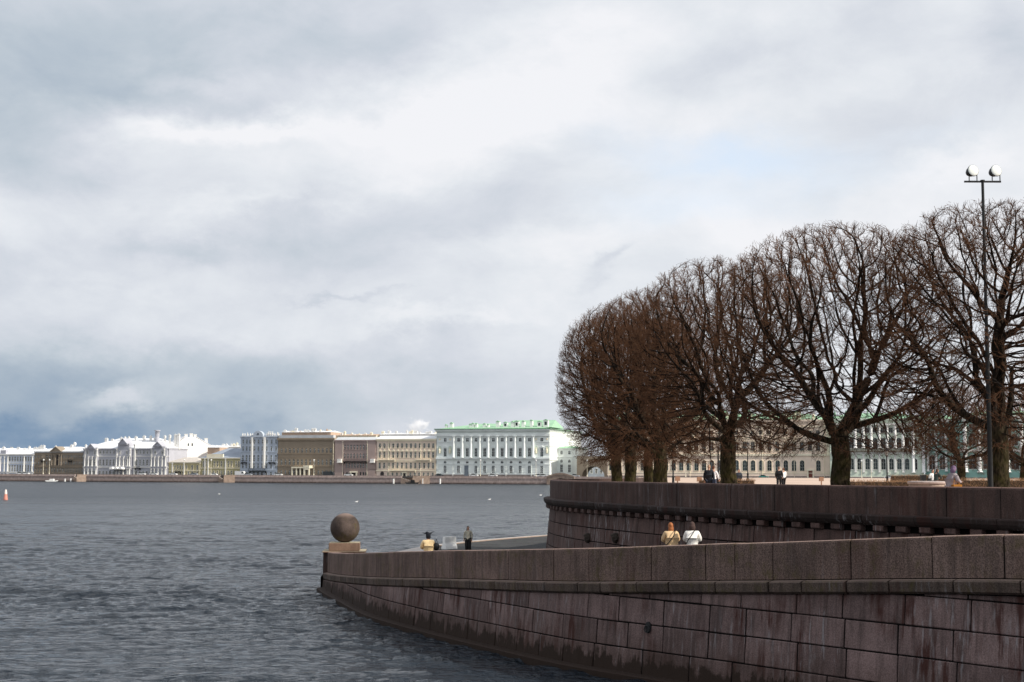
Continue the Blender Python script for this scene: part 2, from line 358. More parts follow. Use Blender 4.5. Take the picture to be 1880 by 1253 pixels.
def wave_field(X, Y):
    rng = np.random.RandomState(3); Z = np.zeros_like(X); DX = np.zeros_like(X); DY = np.zeros_like(X)
    env = np.zeros_like(X)
    for k in range(9):
        lam = rng.uniform(9, 34); th = R(60) + rng.normal(0, .7); env += np.sin(2 * np.pi / lam * (X * .55 * np.cos(th) + Y * np.sin(th)) + rng.rand() * 6.28)
    env = np.clip(0.95 + 0.10 * env, 0.6, 1.5)
    for k in range(54):
        lam = 0.30 * (1.045 ** k); th = R(82) + rng.normal(0, 0.45); ph = rng.rand() * 6.28; a = 0.0058 * lam ** 0.85
        p = 2 * np.pi / lam * (X * np.cos(th) + Y * np.sin(th)) + ph; Z += a * np.sin(p); DX += a * np.cos(th) * np.cos(p); DY += a * np.sin(th) * np.cos(p)
    return Z * env, DX * env * .8, DY * env * .8
rows = [-400.0, -60.0, 5.0, 20.0]
y = 30.0
while y < 230: rows.append(y); y += max(0.14, y * y / (6.3 * 2611) * 1.1 * 0.55)
while y < 420: rows.append(y); y += y * 0.02
rows += [430, 600, 900, 1500, 3000]
rows = np.array(rows)
NX = 520
U = np.linspace(-1, 1, NX)
cols = np.empty((len(rows), NX))
for i, yy in enumerate(rows):
    core = 0.40 * max(yy, 30) + 4
    u = U * core * 1.02
    u = u.copy(); u[0] = -2600; u[-1] = 2600; u[1] = -max(700, core * 1.5) if core < 690 else -2000; u[-2] = -u[1]
    cols[i] = u
Yg = np.repeat(rows[:, None], NX, 1)
Zg, DXg, DYg = wave_field(cols, Yg)
fade = np.clip((Yg - 25) / 6, 0, 1) * np.clip((400 - Yg) / 200, 0, 1)
fade[:, :3] = 0; fade[:, -3:] = 0
Zg *= fade; DXg *= fade; DYg *= fade
V = np.stack([cols + DXg, Yg + DYg, Zg], -1).reshape(-1, 3)
nr = len(rows)
idx = np.arange(nr * NX).reshape(nr, NX)
F = np.stack([idx[:-1, :-1], idx[:-1, 1:], idx[1:, 1:], idx[1:, :-1]], -1).reshape(-1, 4)
def np_mesh(name, V, F, mats, mi=None, smooth=True):
    me = bpy.data.meshes.new(name); nf, k = F.shape
    me.vertices.add(len(V)); me.vertices.foreach_set('co', V.astype(np.float32).ravel())
    me.loops.add(nf * k); me.loops.foreach_set('vertex_index', F.astype(np.int32).ravel())
    me.polygons.add(nf); me.polygons.foreach_set('loop_start', np.arange(0, nf * k, k, dtype=np.int32))
    for m in mats: me.materials.append(m)
    if mi is not None: me.polygons.foreach_set('material_index', mi.astype(np.int32))
    me.polygons.foreach_set('use_smooth', np.full(nf, smooth)); me.update(calc_edges=True); me.validate(); return me
w = link('river_water', np_mesh('river_water', V, F, [M_water])); tag(w, 'grey rippled river between the stone spit and the palaces', kind='structure')

# embankment line in plan: Y = C - 0.3 X
CW, CF = 704.8, 728.0
UD = Vector((1, -0.3, 0)).normalized(); ND = Vector((-0.3, -1, 0)).normalized()  # along (to the right), outwards to the river
ANG = math.atan2(UD.y, UD.x)
def onplane(px, py, C=CF):
    d = ray(px, py); s = C / (d.y + 0.3 * d.x)
    return d.x * s * math.sqrt(1.09), CAM_Z + d.z * s       # t along the line, height
def linept(t, C):
    X = t / math.sqrt(1.09); return Vector((X, C - 0.3 * X, 0))
m = MB(); pL = linept(-1500, CW); pR = linept(900, CW)
m.add([(pL.x, pL.y, 3.0), (pR.x, pR.y, 3.0), (pR.x + 900, pR.y + 3000, 3.0), (pL.x - 900, pL.y + 3000, 3.0)], [(0, 1, 2, 3)])
tag(m.obj('far_bank_ground', mat('far_asphalt', (0.11, 0.105, 0.10), 0.9, 0.2, 0.1)), 'flat city ground behind the far embankment', kind='structure')

# ---------------------------------------------------------------- buildings on the far bank
ZB = 3.0
class Bld:
    def __init__(s, label, name, px0, px1, py_eave, depth, wallm, trimm=None, back=0.0, cat='building', rail=True, group=None, turn=0.0):
        s.C = CF + back; s.t0, _ = onplane(px0, 878, s.C); s.t1, _ = onplane(px1, 878, s.C)
        s.W = s.t1 - s.t0; s.pxm = (px0 + px1) / 2
        s.H = onplane(s.pxm, py_eave, s.C)[1] - ZB
        s.root = empty(name, linept(s.t0, s.C) + Vector((0, 0, ZB)), ANG + R(turn), label, cat, group)
        s.wm = wallm; s.tm = trimm or wallm; s.depth = depth; s.cache = {}
    def x(s, px): return onplane(px, 878, s.C)[0] - s.t0
    def z(s, py, px=None): return onplane(px or s.pxm, py, s.C)[1] - ZB
    def wall(s, y0=0.0):
        m = MB(); m.box(0, s.W, y0, s.depth, 0, s.H); return m.obj('wall', s.wm, s.root)
    def part(s, name, build, mats):
        m = MB(); build(m); return m.obj(name, mats, s.root)
    def band(s, py, h, out, name='string_course', mt=None, px0=None, px1=None):
        z = s.z(py); a = -0.15 if px0 is None else s.x(px0); b = s.W + 0.15 if px1 is None else s.x(px1)
        m = MB(); m.box(a, b, -out, 0.05, z - h / 2, z + h / 2); return m.obj(name, mt or s.tm, s.root)
    def cornice(s, h=0.9, out=0.7, mt=None):
        m = MB(); m.box(-0.1, s.W + 0.1, -out * .45, s.depth, s.H - h, s.H - h * .55); m.box(-out * .4, s.W + out * .4, -out, s.depth + .1, s.H - h * .55, s.H + 0.02)
        return m.obj('cornice', mt or s.tm, s.root)
    def plinth(s, h=1.0, mt=None):
        m = MB(); m.box(-0.05, s.W + 0.05, -0.12, 0.1, 0, h); return m.obj('plinth', mt or mat('plinth_granite', (0.22, 0.18, 0.165), 0.85, 0.2, 1), s.root)
    def roof(s, py_ridge, mt, kind='hip', over=0.6, ridge_at=0.5, inset=None):
        r = s.z(py_ridge); W, D = s.W, s.depth; e = s.H + 0.03; o = over; k = (D * ridge_at) if inset is None else inset
        # far ridge seen from below: aim for its apparent height
        m = MB()
        if kind == 'hip':
            i = min(k, W * 0.3)
            vs = [(-o, -o, e), (W + o, -o, e), (W + o, D + o, e), (-o, D + o, e), (i, k, r), (W - i, k, r)]
            fs = [(0, 1, 5, 4), (1, 2, 5), (2, 3, 4, 5), (3, 0, 4), (0, 3, 2, 1)]
        else:
            vs = [(-.1, -o, e), (W + .1, -o, e), (W + .1, D + o, e), (-.1, D + o, e), (-.1, k, r), (W + .1, k, r)]
            fs = [(0, 1, 5, 4), (1, 2, 5), (2, 3, 4, 5), (3, 0, 4), (0, 3, 2, 1)]
        m.add(vs, fs); return m.obj('roof', mt, s.root)
    def window(s, w, h, style, fm, key=None):
        k = (round(w, 2), round(h, 2), style, fm.name)
        if k in s.cache: return s.cache[k]
        m = MB(); t = 0.16; o = 0.14
        if 'arch' in style:
            r = w / 2; hs = h - r; pts = [(-r, 0), (r, 0)] + [(r * math.cos(R(a)), hs + r * math.sin(R(a))) for a in range(0, 181, 30)]
            m.prism(pts, -0.03, 0.02, 1)
            ro = r + t; outer = [(ro, 0)] + [(ro * math.cos(R(a)), hs + ro * math.sin(R(a))) for a in range(0, 181, 30)] + [(-ro, 0)]
            inner = [(r, 0)] + [(r * math.cos(R(a)), hs + r * math.sin(R(a))) for a in range(0, 181, 30)] + [(-r, 0)]
            for i in range(len(outer) - 1):
                m.prism([inner[i], outer[i], outer[i + 1], inner[i + 1]], -o, 0.02, 0)
        else:
            m.box(-w / 2, w / 2, -0.03, 0.02, 0, h, 1)
            m.box(-w / 2 - t, -w / 2, -o, 0.02, 0, h, 0); m.box(w / 2, w / 2 + t, -o, 0.02, 0, h, 0); m.box(-w / 2 - t, w / 2 + t, -o - .02, 0.02, h, h + t, 0)
        m.box(-w / 2 - t - .1, w / 2 + t + .1, -o - .12, 0.02, -0.18, 0, 0)
        if 'plain' not in style:
            m.box(-0.05, 0.05, -0.07, 0, 0.02, h * .97, 2); m.box(-w / 2 + .02, w / 2 - .02, -0.065, 0, h * .62, h * .62 + .09, 2)
            if h > 3.2: m.box(-w / 2 + .02, w / 2 - .02, -0.065, 0, h * .3, h * .3 + .07, 2)
        if 'ped' in style:
            b = h + 0.55; m.box(-w / 2 - .4, w / 2 + .4, -.35, 0.02, b - .22, b, 0); m.prism([(-w / 2 - .5, b + .02), (w / 2 + .5, b + .02), (0, b + .8)], -.42, 0.02, 0)
        if 'hood' in style:
            b = h + 0.45; m.box(-w / 2 - .4, w / 2 + .4, -.4, 0.02, b, b + .25, 0)
        me = m.mesh('window', [fm, M_glass, s.sash if hasattr(s, 'sash') else M_white]); s.cache[k] = me; return me
    def wins(s, y0, y1, xs, wpx, style='rect', fm=None, yoff=0.0):
        if isinstance(xs, tuple): a, b, n = xs; xs = [a + (b - a) * i / (n - 1) for i in range(n)]
        za = s.z(y1); zb = s.z(y0); w = wpx * 0.282 * 1.14
        me = s.window(w, zb - za, style, fm or s.tm)
        for p in xs: link('window', me, s.root, (s.x(p), yoff, za))
    def columns(s, xs, y0, y1, wpx, mt, name='column', round_=True, out=0.45):
        za = s.z(y1); zb = s.z(y0); r = wpx * 0.282 / 2; h = zb - za
        m = MB()
        if round_:
            m.lathe([(r * 1.25, 0), (r * 1.25, .35), (r, .5), (r * .88, h - .9), (r * .9, h - .7), (r * 1.3, h - .12), (r * 1.3, h)], (0, -out, 0), 10)
            m.box(-r * 1.35, r * 1.35, -out - r * 1.35, 0, h - .25, h - .02); m.box(-r * 1.35, r * 1.35, -out - r * 1.35, 0, 0.02, .25)
        else:
            m.box(-r, r, -out, 0, 0, h); m.box(-r * 1.3, r * 1.3, -out * 1.3, 0.02, h - .7, h - .02); m.box(-r * 1.3, r * 1.3, -out * 1.3, 0.02, .02, .5)
        me = m.mesh(name, [mt])
        for p in xs: link(name, me, s.root, (s.x(p), 0, za))
    def chimneys(s, lst, mt, y=None):
        for (px, ytop, wpx) in lst:
            z1 = s.z(ytop); w = wpx * .282; yy = s.depth * .4 if y is None else y
            m = MB(); z0 = s.H - .5; m.box(-w / 2, w / 2, -.5, .5, 0, z1 - z0); m.box(-w / 2 - .12, w / 2 + .12, -.62, .62, z1 - z0 - .45, z1 - z0 - .2)
            for k in (-.25, .25): m.tube((w * k, 0, z1 - z0), (w * k, 0, z1 - z0 + .5), .13, n=6)
            m.obj('chimney', mt, s.root, (s.x(px) * (1 + yy / 700) , yy, z0))
    def pipes(s, xs, mt, y0=None, y1=878):
        for p in xs:
            z1 = s.H - .9 if y0 is None else s.z(y0); m = MB(); m.tube((0, -.28, 0.3), (0, -.28, z1), .13, n=6); m.box(-.3, .3, -.55, -.05, z1, z1 + .5)
            m.obj('downpipe', mt, s.root, (s.x(p), 0, 0))
    def pediment(s, px, ytop, yb, hw, mt, out=1.0, y1=1.0):
        x = s.x(px); w = hw * .282; za = s.z(yb); zb = s.z(ytop); m = MB()
        m.prism([(x - w, za), (x + w, za), (x, zb)], -out, y1); 
        m.prism([(x - w - .5, za + .05), (x - w - .15, za - .25), (x, zb + .12), (x, zb + .6)], -out - .4, y1); m.prism([(x, zb + .6), (x, zb + .12), (x + w + .15, za - .25), (x + w + .5, za + .05)], -out - .4, y1)
        m.box(x - w - .4, x + w + .4, -out - .4, 0, za - .5, za - .26); return m.obj('pediment', mt, s.root)
    def balcony(s, px0, px1, py, mt, h=0.95, out=1.3):
        a, b = s.x(px0), s.x(px1); z = s.z(py); m = MB(); m.box(a, b, -out, 0, z - .3, z)
        m.box(a, b, -out, -out + .08, z + h - .08, z + h); n = max(3, int((b - a) / .35))
        for i in range(n + 1):
            xx = a + .05 + (b - a - .1) * i / n; m.box(xx - .03, xx + .03, -out + .01, -out + .07, z, z + h - .08)
        for xx in (a + .4, b - .4): m.prism([(xx - .2, z - 1.1), (xx + .2, z - 1.1), (xx + .2, z - .3), (xx - .2, z - .3)], -.6, 0)
        return m.obj('balcony', mt, s.root)
    def box_part(s, name, px0, px1, py0, py1, mt, out=.3, inn=0.1):
        a, b = s.x(px0), s.x(px1); m = MB(); m.box(a, b, -out, inn, max(0, s.z(py1)), s.z(py0)); return m.obj(name, mt, s.root)
    def portal(s, px, py_top, wpx, hm, dm, out=.9):
        x = s.x(px); w = wpx * .282; h = s.z(py_top); m = MB()
        m.box(x - w / 2 - .7, x - w / 2, -out, .05, 0, h, 0); m.box(x + w / 2, x + w / 2 + .7, -out, .05, 0, h, 0); m.box(x - w / 2 - .9, x + w / 2 + .9, -out - .2, .05, h, h + .7, 0)
        m.box(x - w / 2, x + w / 2, -.2, .04, 0, h, 1); return m.obj('doorway', [hm, dm], s.root)

M_door = mat('dark_door', (0.035, 0.03, 0.03), 0.6)
def stucco(name, c, v=0.10): return mat(name, c, 0.9, v, 0.25, 0.15, 3.0, obvary=0.02)
M_lilac = stucco('lilac_grey_stucco', (0.43, 0.435, 0.48)); M_trimw = stucco('white_trim', (0.74, 0.73, 0.70))
M_tan = stucco('tan_stucco', (0.29, 0.24, 0.185)); M_paleblue = stucco('pale_blue_stucco', (0.55, 0.62, 0.74))
M_yel = stucco('yellow_ochre_stucco', (0.50, 0.44, 0.26)); M_olive = stucco('olive_stucco', (0.42, 0.38, 0.22))
M_bluegrey = stucco('blue_grey_stucco', (0.46, 0.51, 0.58)); M_brown = stucco('brown_stucco', (0.30, 0.245, 0.185))
M_mauve = stucco('mauve_brown_stucco', (0.38, 0.295, 0.27)); M_peach = stucco('peach_stucco', (0.76, 0.63, 0.53))
M_cream = stucco('cream_trim', (0.84, 0.77, 0.60)); M_mint = stucco('white_mint_stucco', (0.80, 0.84, 0.81)); M_mintw = stucco('mint_white_trim', (0.80, 0.84, 0.82))
M_pinkst = stucco('pinkish_beige_stucco', (0.82, 0.68, 0.56)); M_teal = stucco('teal_stucco', (0.24, 0.42, 0.38)); M_grgrey = stucco('green_grey_stucco', (0.60, 0.68, 0.58))
M_whiter = stucco('white_roof_metal', (0.74, 0.75, 0.77)); M_beige = stucco('beige_stone', (0.42, 0.34, 0.25)); M_orange = stucco('orange_brick', (0.50, 0.37, 0.28)); M_greyroof = mat('blue_grey_roof', (0.28, 0.32, 0.38), .5, .15, .3)
M_whitewall = stucco('white_wall', (0.85, 0.84, 0.82), 0.04)

# left-most blue-white palace (goes on beyond the frame)
b = Bld('pale blue palace with white giant columns at the far left edge', 'palace', -190, 61.5, 834, 22, M_paleblue, M_trimw)
b.wall(); b.cornice(); b.plinth(); b.roof(823, M_whiter, 'gable')
for (ya, yb) in ((839, 847), (854, 865.5), (870, 877.5)): b.wins(ya, yb, [17 + 4.9 * i for i in range(9)] + [-12 - 6 * i for i in range(24)], 2.6, 'rect')
b.band(850.5, .5, .35); b.band(867.5, .5, .35)
b.columns([1, 8, 14, 44, 59, -20, -50], 838, 866, 2.6, M_trimw); b.columns([1, 8, 14, 44, 59, -20, -50], 869, 877.5, 2.8, M_trimw, 'pilaster', False)
b.box_part('attic', 0, 10, 827, 834, M_lilac, .5, 2.0)
b.chimneys([(12, 822, 6), (24, 824, 5), (32, 820, 3), (43, 822, 7), (56, 818, 10), (50, 821, 4), (-15, 821, 5)], M_trimw)
# brown three-storey house with pediment
b = Bld('brown three-storey palace with a central triangular pediment and grey roof', 'palace', 62, 151.5, 829, 24, M_tan, M_tan)
b.wall(); b.cornice(.8, .6, M_zinc); b.plinth(); b.roof(820, M_whiter, 'hip')
xs = [65 + 5 * i for i in range(18)]
for (ya, yb, st) in ((836, 842, 'rect'), (847.5, 853.8, 'rect'), (859.5, 868, 'rect'), (871.5, 877, 'plain')): b.wins(ya, yb, [p for p in xs if not (99 < p < 110 and ya < 850)], 2.5, st)
b.band(856.5, .5, .4); b.band(844, .25, .2)
b.pediment(102.5, 822, 829, 11.5, M_tan, 1.0, 6.0); b.box_part('loggia_shade_panel', 102.6, 106.4, 835, 855, M_door, .04); b.columns([101, 108, 95, 112], 835, 855, 1.8, M_tan)  # dark flat panel painted for the shade inside the open loggia
b.box_part('pavilion_front', 75, 83, 834, 856, M_tan, .25); b.balcony(75, 82, 846, M_darkmetal); b.balcony(125, 132, 846, M_darkmetal)
m = MB(); m.ell((0, 0, 0), 1.1, .5, 1.2, 10, 8); m.tube((0, 0, -3.4), (0, 0, -1), .12, n=6); m.obj('roof_dish', M_white, b.root, (b.x(124), 6, b.z(815.5)))
b.chimneys([(82, 819, 3), (111, 817, 5), (137, 817, 3)], M_trimw)
# lilac palace with three bays
b = Bld('long lilac grey palace with three pedimented bays and many white chimneys', 'palace', 152, 309, 823.5, 26, M_lilac, M_trimw)
b.wall(); b.cornice(.9, .7, M_lilac); b.plinth(); b.roof(804, M_whiter, 'hip', inset=14)
for x0, x1 in ((157, 180), (215, 242), (279, 307)):
    b.box_part('projecting_bay', x0, x1, 822, 878, M_lilac, 1.2)
b.pediment(168.5, 817, 823.5, 8, M_lilac, 1.9, 4); b.pediment(227, 807, 815.5, 9, M_lilac, 1.9, 5); b.pediment(291, 813, 820, 9, M_lilac, 1.9, 4)
b.box_part('attic', 217, 238, 815, 824, M_lilac, 1.3, 4)
for (x0, x1, n) in ((183, 208, 5), (250, 276, 5)):
    b.wins(827.5, 833.5, (x0, x1, n), 2.7, 'rect'); b.wins(843.5, 854.5, (x0, x1, n), 2.9, 'arch'); b.wins(865.5, 875.5, (x0, x1, n), 3.0, 'rect')
for (x0, x1) in ((162, 175), (221, 234), (286, 299)):
    b.wins(843.5, 854.5, (x0, x1, 3), 2.7, 'arch', yoff=-1.2); b.wins(865.5, 875.5, (x0, x1, 3), 2.7, 'rect', yoff=-1.2); b.wins(828, 834, (x0, x1, 2), 2.6, 'rect', yoff=-1.2)
b.band(858, .6, .45); b.band(838, .4, .3); b.band(879, .3, .2)
for y0, y1, w_ in ((838, 857, 2.4), (860, 877, 2.8)):
    b.columns([158, 164.5, 171.5, 179, 216, 222, 229, 236.5, 240, 280, 286, 293, 300, 306], y0, y1, w_, M_trimw, out=1.75)
b.columns([158, 179, 216, 240, 280, 303], 824, 837, 2.0, M_trimw, 'pilaster', False, out=1.6)
b.columns([247], 816, 877, 3.0, M_trimw, 'pilaster', False, out=.8)
m = MB(); a, c = b.x(208), b.x(233)
for i in range(3):
    x0 = a + (c - a) * i / 3 + .3; x1 = a + (c - a) * (i + 1) / 3 - .3; pts = [(x0, 0), (x1, 0)] + [((x0 + x1) / 2 + (x1 - x0) / 2 * math.cos(R(q)), .3 + 1.0 * math.sin(R(q))) for q in (0, 30, 60, 90, 120, 150, 180)]
    m.prism(pts, -5.0, -1.3)
m.obj('entrance_canopy', M_whitewall, b.root, (0, 0, b.z(862)))
b.columns([210, 219, 228, 232], 863, 878, 1.2, M_darkmetal, 'canopy_post', out=4.5)
b.chimneys([(174, 804.5, 6), (185, 806, 5), (201, 803, 4), (208, 802, 3), (215, 802, 3), (228, 801.5, 4.5), (243, 800, 5), (255, 800, 4), (281, 800, 3.5), (290, 799, 3.5), (300, 798, 4), (306, 797, 5), (265, 803, 9)], M_trimw)
m = MB(); m.lathe([(1.3, 0), (1.3, 2.6), (1.75, 2.7), (1.75, 3.1), (0.02, 3.3)], n=12); m.lathe([(1.1, -8), (1.1, 0)], n=12); m.obj('roof_tower', M_lilac, b.root, (b.x(271), 9, b.z(800)))
b.balcony(247, 258, 859.5, M_darkmetal)
# white gable end behind the low houses
tA, zA = onplane(310, 878, CF + 14); P = linept(tA, CF + 14)
rg = empty('apartment_house', (P.x + 1.0, P.y + 1.0, ZB), ANG + R(38), 'sunlit blank white gable wall with chimneys rising above the small yellow house', 'building')
m = MB(); wg = 24.0; h1 = onplane(330, 823, CF + 20)[1] - ZB; h2 = onplane(340, 803, CF + 20)[1] - ZB
m.box(0, wg, 0, 30, 0, h1); m.prism([(0, h1), (wg, h1), (wg * .55, h2), (wg * .30, h2)], 0.0, 30); m.obj('wall', M_whitewall, rg)
m = MB(); m.prism([(-.4, h1 - .1), (wg * .29, h2 + .25), (wg * .29, h2 + .55), (-.4, h1 + .35)], .3, 30.4); m.prism([(wg * .56, h2 + .25), (wg + .4, h1 - .1), (wg + .4, h1 + .35), (wg * .56, h2 + .55)], .3, 30.4); m.obj('roof', M_whiter, rg)
for xx, hh in ((wg * .16, -1.3), (wg * .33, 1.0), (wg * .45, 1.4), (wg * .54, .9), (wg * .8, -1.2)):
    m = MB(); m.box(-.8, .8, 1, 2.4, 0, h2 + hh - h1 + 1); m.box(-.95, .95, .85, 2.55, h2 + hh - h1 + 1, h2 + hh - h1 + 1.3); m.obj('chimney', M_trimw, rg, (xx, 0, h1 - .5))
for xx in (wg * .38, wg * .47):
    m = MB(); m.box(-.35, .35, -.06, .02, 0, 1.5, 0); m.obj('window', M_glass, rg, (xx, 0, h1 + 1.2))
# low yellow house
b = Bld('small two-storey yellow house below the white gable wall', 'house', 309.5, 367.5, 849, 12, M_yel, M_cream)
b.wall(); b.cornice(.6, .5, M_cream); b.plinth(); b.roof(840, mat('beige_roof', (.50, .46, .42), .7, .1, .5), 'hip', inset=6)
b.wins(855, 862, (316, 336, 5), 2.4, 'rect'); b.wins(866, 875, (316, 336, 5), 2.5, 'rect'); b.wins(854.5, 863, [352.5, 362], 3.2, 'rect'); b.wins(866, 875, [346, 352.5, 362], 3, 'rect'); b.wins(855, 862, [342], 2.4)
b.band(864.5, .35, .2); b.columns([316.5, 338], 850, 877, 2.0, M_trimw, 'pilaster', False); b.balcony(322, 333, 866, M_darkmetal); b.pipes([367], M_cream)
# olive house
b = Bld('olive yellow mansion with a blue grey hipped roof', 'house', 368.5, 440, 841, 14, M_olive, M_cream)
b.wall(); b.cornice(.6, .55, M_cream); b.plinth(); 
m = MB(); W = b.W; e = b.H + .02; r = b.z(823)
m.add([(-.3, -.5, e + .02), (W, -.5, e + .02), (W, 14, e + .02), (-.3, 14, e + .02), (W * .48, 9, r), (W, 9, r)], [(0, 1, 5, 4), (1, 2, 5), (2, 3, 4, 5), (3, 0, 4)]); m.obj('roof', M_greyroof, b.root)
b.box_part('parapet', 379, 409, 834, 841, M_cream, .3, .8)
b.wins(847, 857.5, [373, 377, 381.5, 393, 399, 406, 412.5, 419, 425, 433, 438], 2.4, 'rect'); b.wins(864.5, 873.5, [373, 377, 381.5, 386, 392.5, 399, 406, 412.5, 419, 425, 433], 2.5, 'rect')
b.band(859.8, .4, .25); b.columns([376, 382, 414], 842, 877, 1.8, M_trimw, 'pilaster', False); b.balcony(431, 439, 869, M_darkmetal); b.box_part('entrance_door', 397, 401, 870, 878, M_door, .3)
# blue-grey ornate house
b = Bld('tall blue grey ornate mansion with an arched gable and rooftop figures', 'mansion', 440.5, 508.5, 801.5, 20, M_bluegrey, M_bluegrey)
b.wall(); b.cornice(.8, .6, M_bluegrey); b.plinth(); b.roof(797, M_greyroof, 'hip', inset=5)
for (x0, x1) in ((461, 464), (483.5, 486.5)): b.box_part('corner_pier', x0, x1, 803, 860, M_trimw, 1.2)
gx = b.x(473.5); gw = 10.5 * .282; z0 = b.H; m = MB()
m.prism([(gx - gw, z0 - .5), (gx + gw, z0 - .5), (gx + gw, z0 + .3)] + [(gx + gw * math.cos(R(a)), z0 + .3 + (b.z(791.5) - z0 - .3) * math.sin(R(a))) for a in range(15, 180, 15)] + [(gx - gw, z0 + .3)], -.9, 1.2); m.obj('arched_gable', M_bluegrey, b.root)
m = MB(); m.prism([(gx + .55 * math.cos(R(a)), z0 + 1.2 + .55 * math.sin(R(a))) for a in range(0, 360, 30)], -.98, -.92); m.obj('round_window', M_glass, b.root)
cx = [445.5, 452, 458, 466, 473.5, 481, 489, 497.5, 506]
for ya, yb in ((807.5, 815), (820, 828), (836, 847.5), (851.5, 860), (867, 876)): b.wins(ya, yb, cx, 2.6 if ya != 867 else 3.4, 'rect')
b.band(830.5, .3, .3); b.band(849, .5, .4); b.band(863.5, .4, .3)
b.balcony(458, 489, 865, M_darkmetal, 1.2, 2.0); b.balcony(443, 453, 849, M_darkmetal); b.balcony(494, 505, 849, M_darkmetal)
random.seed(4)
for p in (443, 447, 452, 457, 461, 488, 491, 494.5, 498, 502, 507, 509):
    h = random.uniform(2.0, 3.6); m = MB(); m.lathe([(.45, 0), (.45, .8), (.3, .9), (.5, h * .5), (.35, h * .75), (.12, h * .8)], n=8); m.ell((0, 0, h * .9), .28, .28, .33, 8, 6); m.obj('roof_statue', M_trimw, b.root, (b.x(p), .6, b.H - .6))
# brown three row house
b = Bld('broad brown palace with rows of round-topped windows and white porch', 'palace', 509.5, 613, 804.5, 22, M_brown, M_brown)
b.wall(); b.cornice(1.6, .8, M_brown); b.plinth()
b.box_part('roof_parapet', 511, 612, 799.5, 804.4, M_zinc, .7, 2.0)
xs = (516.5, 607, 13)
b.wins(823, 831.5, xs, 3.2, 'arch'); b.wins(843.5, 854, xs, 3.4, 'arch'); b.wins(863.5, 871.5, xs, 3.0, 'arch')
b.band(833.5, .4, .35); b.band(856, .5, .4); b.band(840, .2, .2)
m = MB()
for x0, x1 in ((541, 543), (549, 551), (556, 558), (563, 566), (571.5, 574)): m.box(b.x(x0), b.x(x1), -4.2, -3.6, 0, b.z(860))
m.box(b.x(541), b.x(574), -4.4, 0, b.z(860), b.z(857.5)); m.box(b.x(563), b.x(574), -4.5, 0, b.z(857.4), b.z(855)); m.obj('porch', M_cream, b.root)
b.box_part('porch_wall', 566, 572, 860, 863, M_cream, 4.3, -4.0)
b.box_part('awning', 516, 540, 873, 877, M_door, 1.6); b.box_part('awning', 575, 607, 873, 877, M_door, 1.6)
b.pipes([611.5], M_cream)
# mauve house
b = Bld('mauve brown four-storey house with two white box balconies', 'house', 613.5, 690, 808, 20, M_mauve, M_mauve)
b.wall(); b.cornice(1.1, .6, M_mauve); b.plinth(); b.roof(802.5, M_zinc, 'gable', inset=5)
top = [620, 625] + [632.6 + 5.75 * i for i in range(8)] + [680, 685.4]
b.wins(817, 826, top, 2.6); b.wins(833, 842, [622.5] + [632.6 + 5.75 * i for i in range(8)] + [683], 2.6, 'rect'); b.wins(850, 859.5, [622] + [636 + 5.2 * i for i in range(8)] + [683], 2.6, 'rect'); b.wins(867, 875, [618, 623, 630, 637] + [662, 667, 672, 678, 684], 2.4, 'plain')
b.band(846, .4, .4); b.band(862, .4, .35); b.box_part('corner_bay', 615, 630, 810, 878, M_mauve, .35); b.box_part('corner_bay', 675, 689, 810, 878, M_mauve, .35)
for p in (624.5, 685):
    m = MB(); m.box(-1.1, 1.1, -1.8, -.36, 0, 1.7); m.box(-1.3, 1.3, -2.0, -.36, -.3, 0); m.obj('box_balcony', M_trimw, b.root, (b.x(p), 0, b.z(849)))
b.balcony(631, 674, 848, M_darkmetal); b.portal(650, 868, 9, M_cream, M_door); b.pipes([629, 674], M_cream)
# cream/peach house
b = Bld('peach four-storey house with cream balconies beside the white theatre', 'house', 690.8, 800, 806, 22, M_peach, M_cream)
b.wall(); b.cornice(1.3, .7, M_cream); b.plinth(); b.roof(800, M_whiter, 'gable', inset=6)
xs = (697, 795, 13)
b.wins(814.5, 823, xs, 3.4, 'rect'); b.wins(830.5, 841, xs, 3.3, 'ped'); b.wins(850, 860.5, xs, 3.2, 'hood'); b.wins(868, 876, [712.6 + 8.17 * i for i in range(11)], 2.9, 'rect')
m = MB(); x = b.x(701.5); m.prism([(x - 1.0, 0), (x + 1.0, 0), (x + 1.0, 2.2), (x + .6, 2.9), (x, 3.15), (x - .6, 2.9), (x - 1.0, 2.2)], -.12, 0.02); m.obj('gateway', M_door, b.root)
b.band(845.5, .35, .3); b.band(864.5, .45, .35); b.balcony(694, 726, 844.5, M_cream); b.balcony(763, 791, 844.5, M_cream); b.balcony(717, 764, 864, M_cream); b.pipes([713, 772, 799], M_cream); b.portal(743, 869, 5, M_cream, M_door, .5)
# ---- white theatre, green roof
T = b = Bld('long white theatre with giant half columns and bright green roof', 'theatre', 801, 1009, 788.5, 66, M_mint, M_mintw)
b.wall(); b.plinth(1.6)
m = MB(); h = b.H; m.box(-.2, b.W + .2, -.7, b.depth, h - 3.6, h - 2.3); m.box(-.3, b.W + .3, -.9, b.depth, h - 1.2, h - .7); m.box(-.6, b.W + .6, -1.5, b.depth + .3, h - .7, h); m.obj('cornice', M_mint, b.root)
m = MB(); m.box(-.8, b.W + .8, -1.75, -1.3, h + .01, h + .35); m.obj('gutter', mat('green_gutter', (.05, .22, .09), .6), b.root)
bays = [842 - .4] + [858 + 0 for _ in ()]
bx = [841.7, 857.7, 873.7, 889.7, 905.5, 921.8, 938.3, 955, 972]
sx = [817, 994.7]
b.wins(804.7, 811, bx + sx, 4.4, 'rect'); b.wins(823.5, 838.5, bx + sx, 4.5, 'ped'); b.wins(846.4, 851, bx + sx, 4.3, 'arch'); b.wins(855.5, 868.5, [p for p in bx + sx if abs(p - 857.7) > 1], 4.6, 'rect')
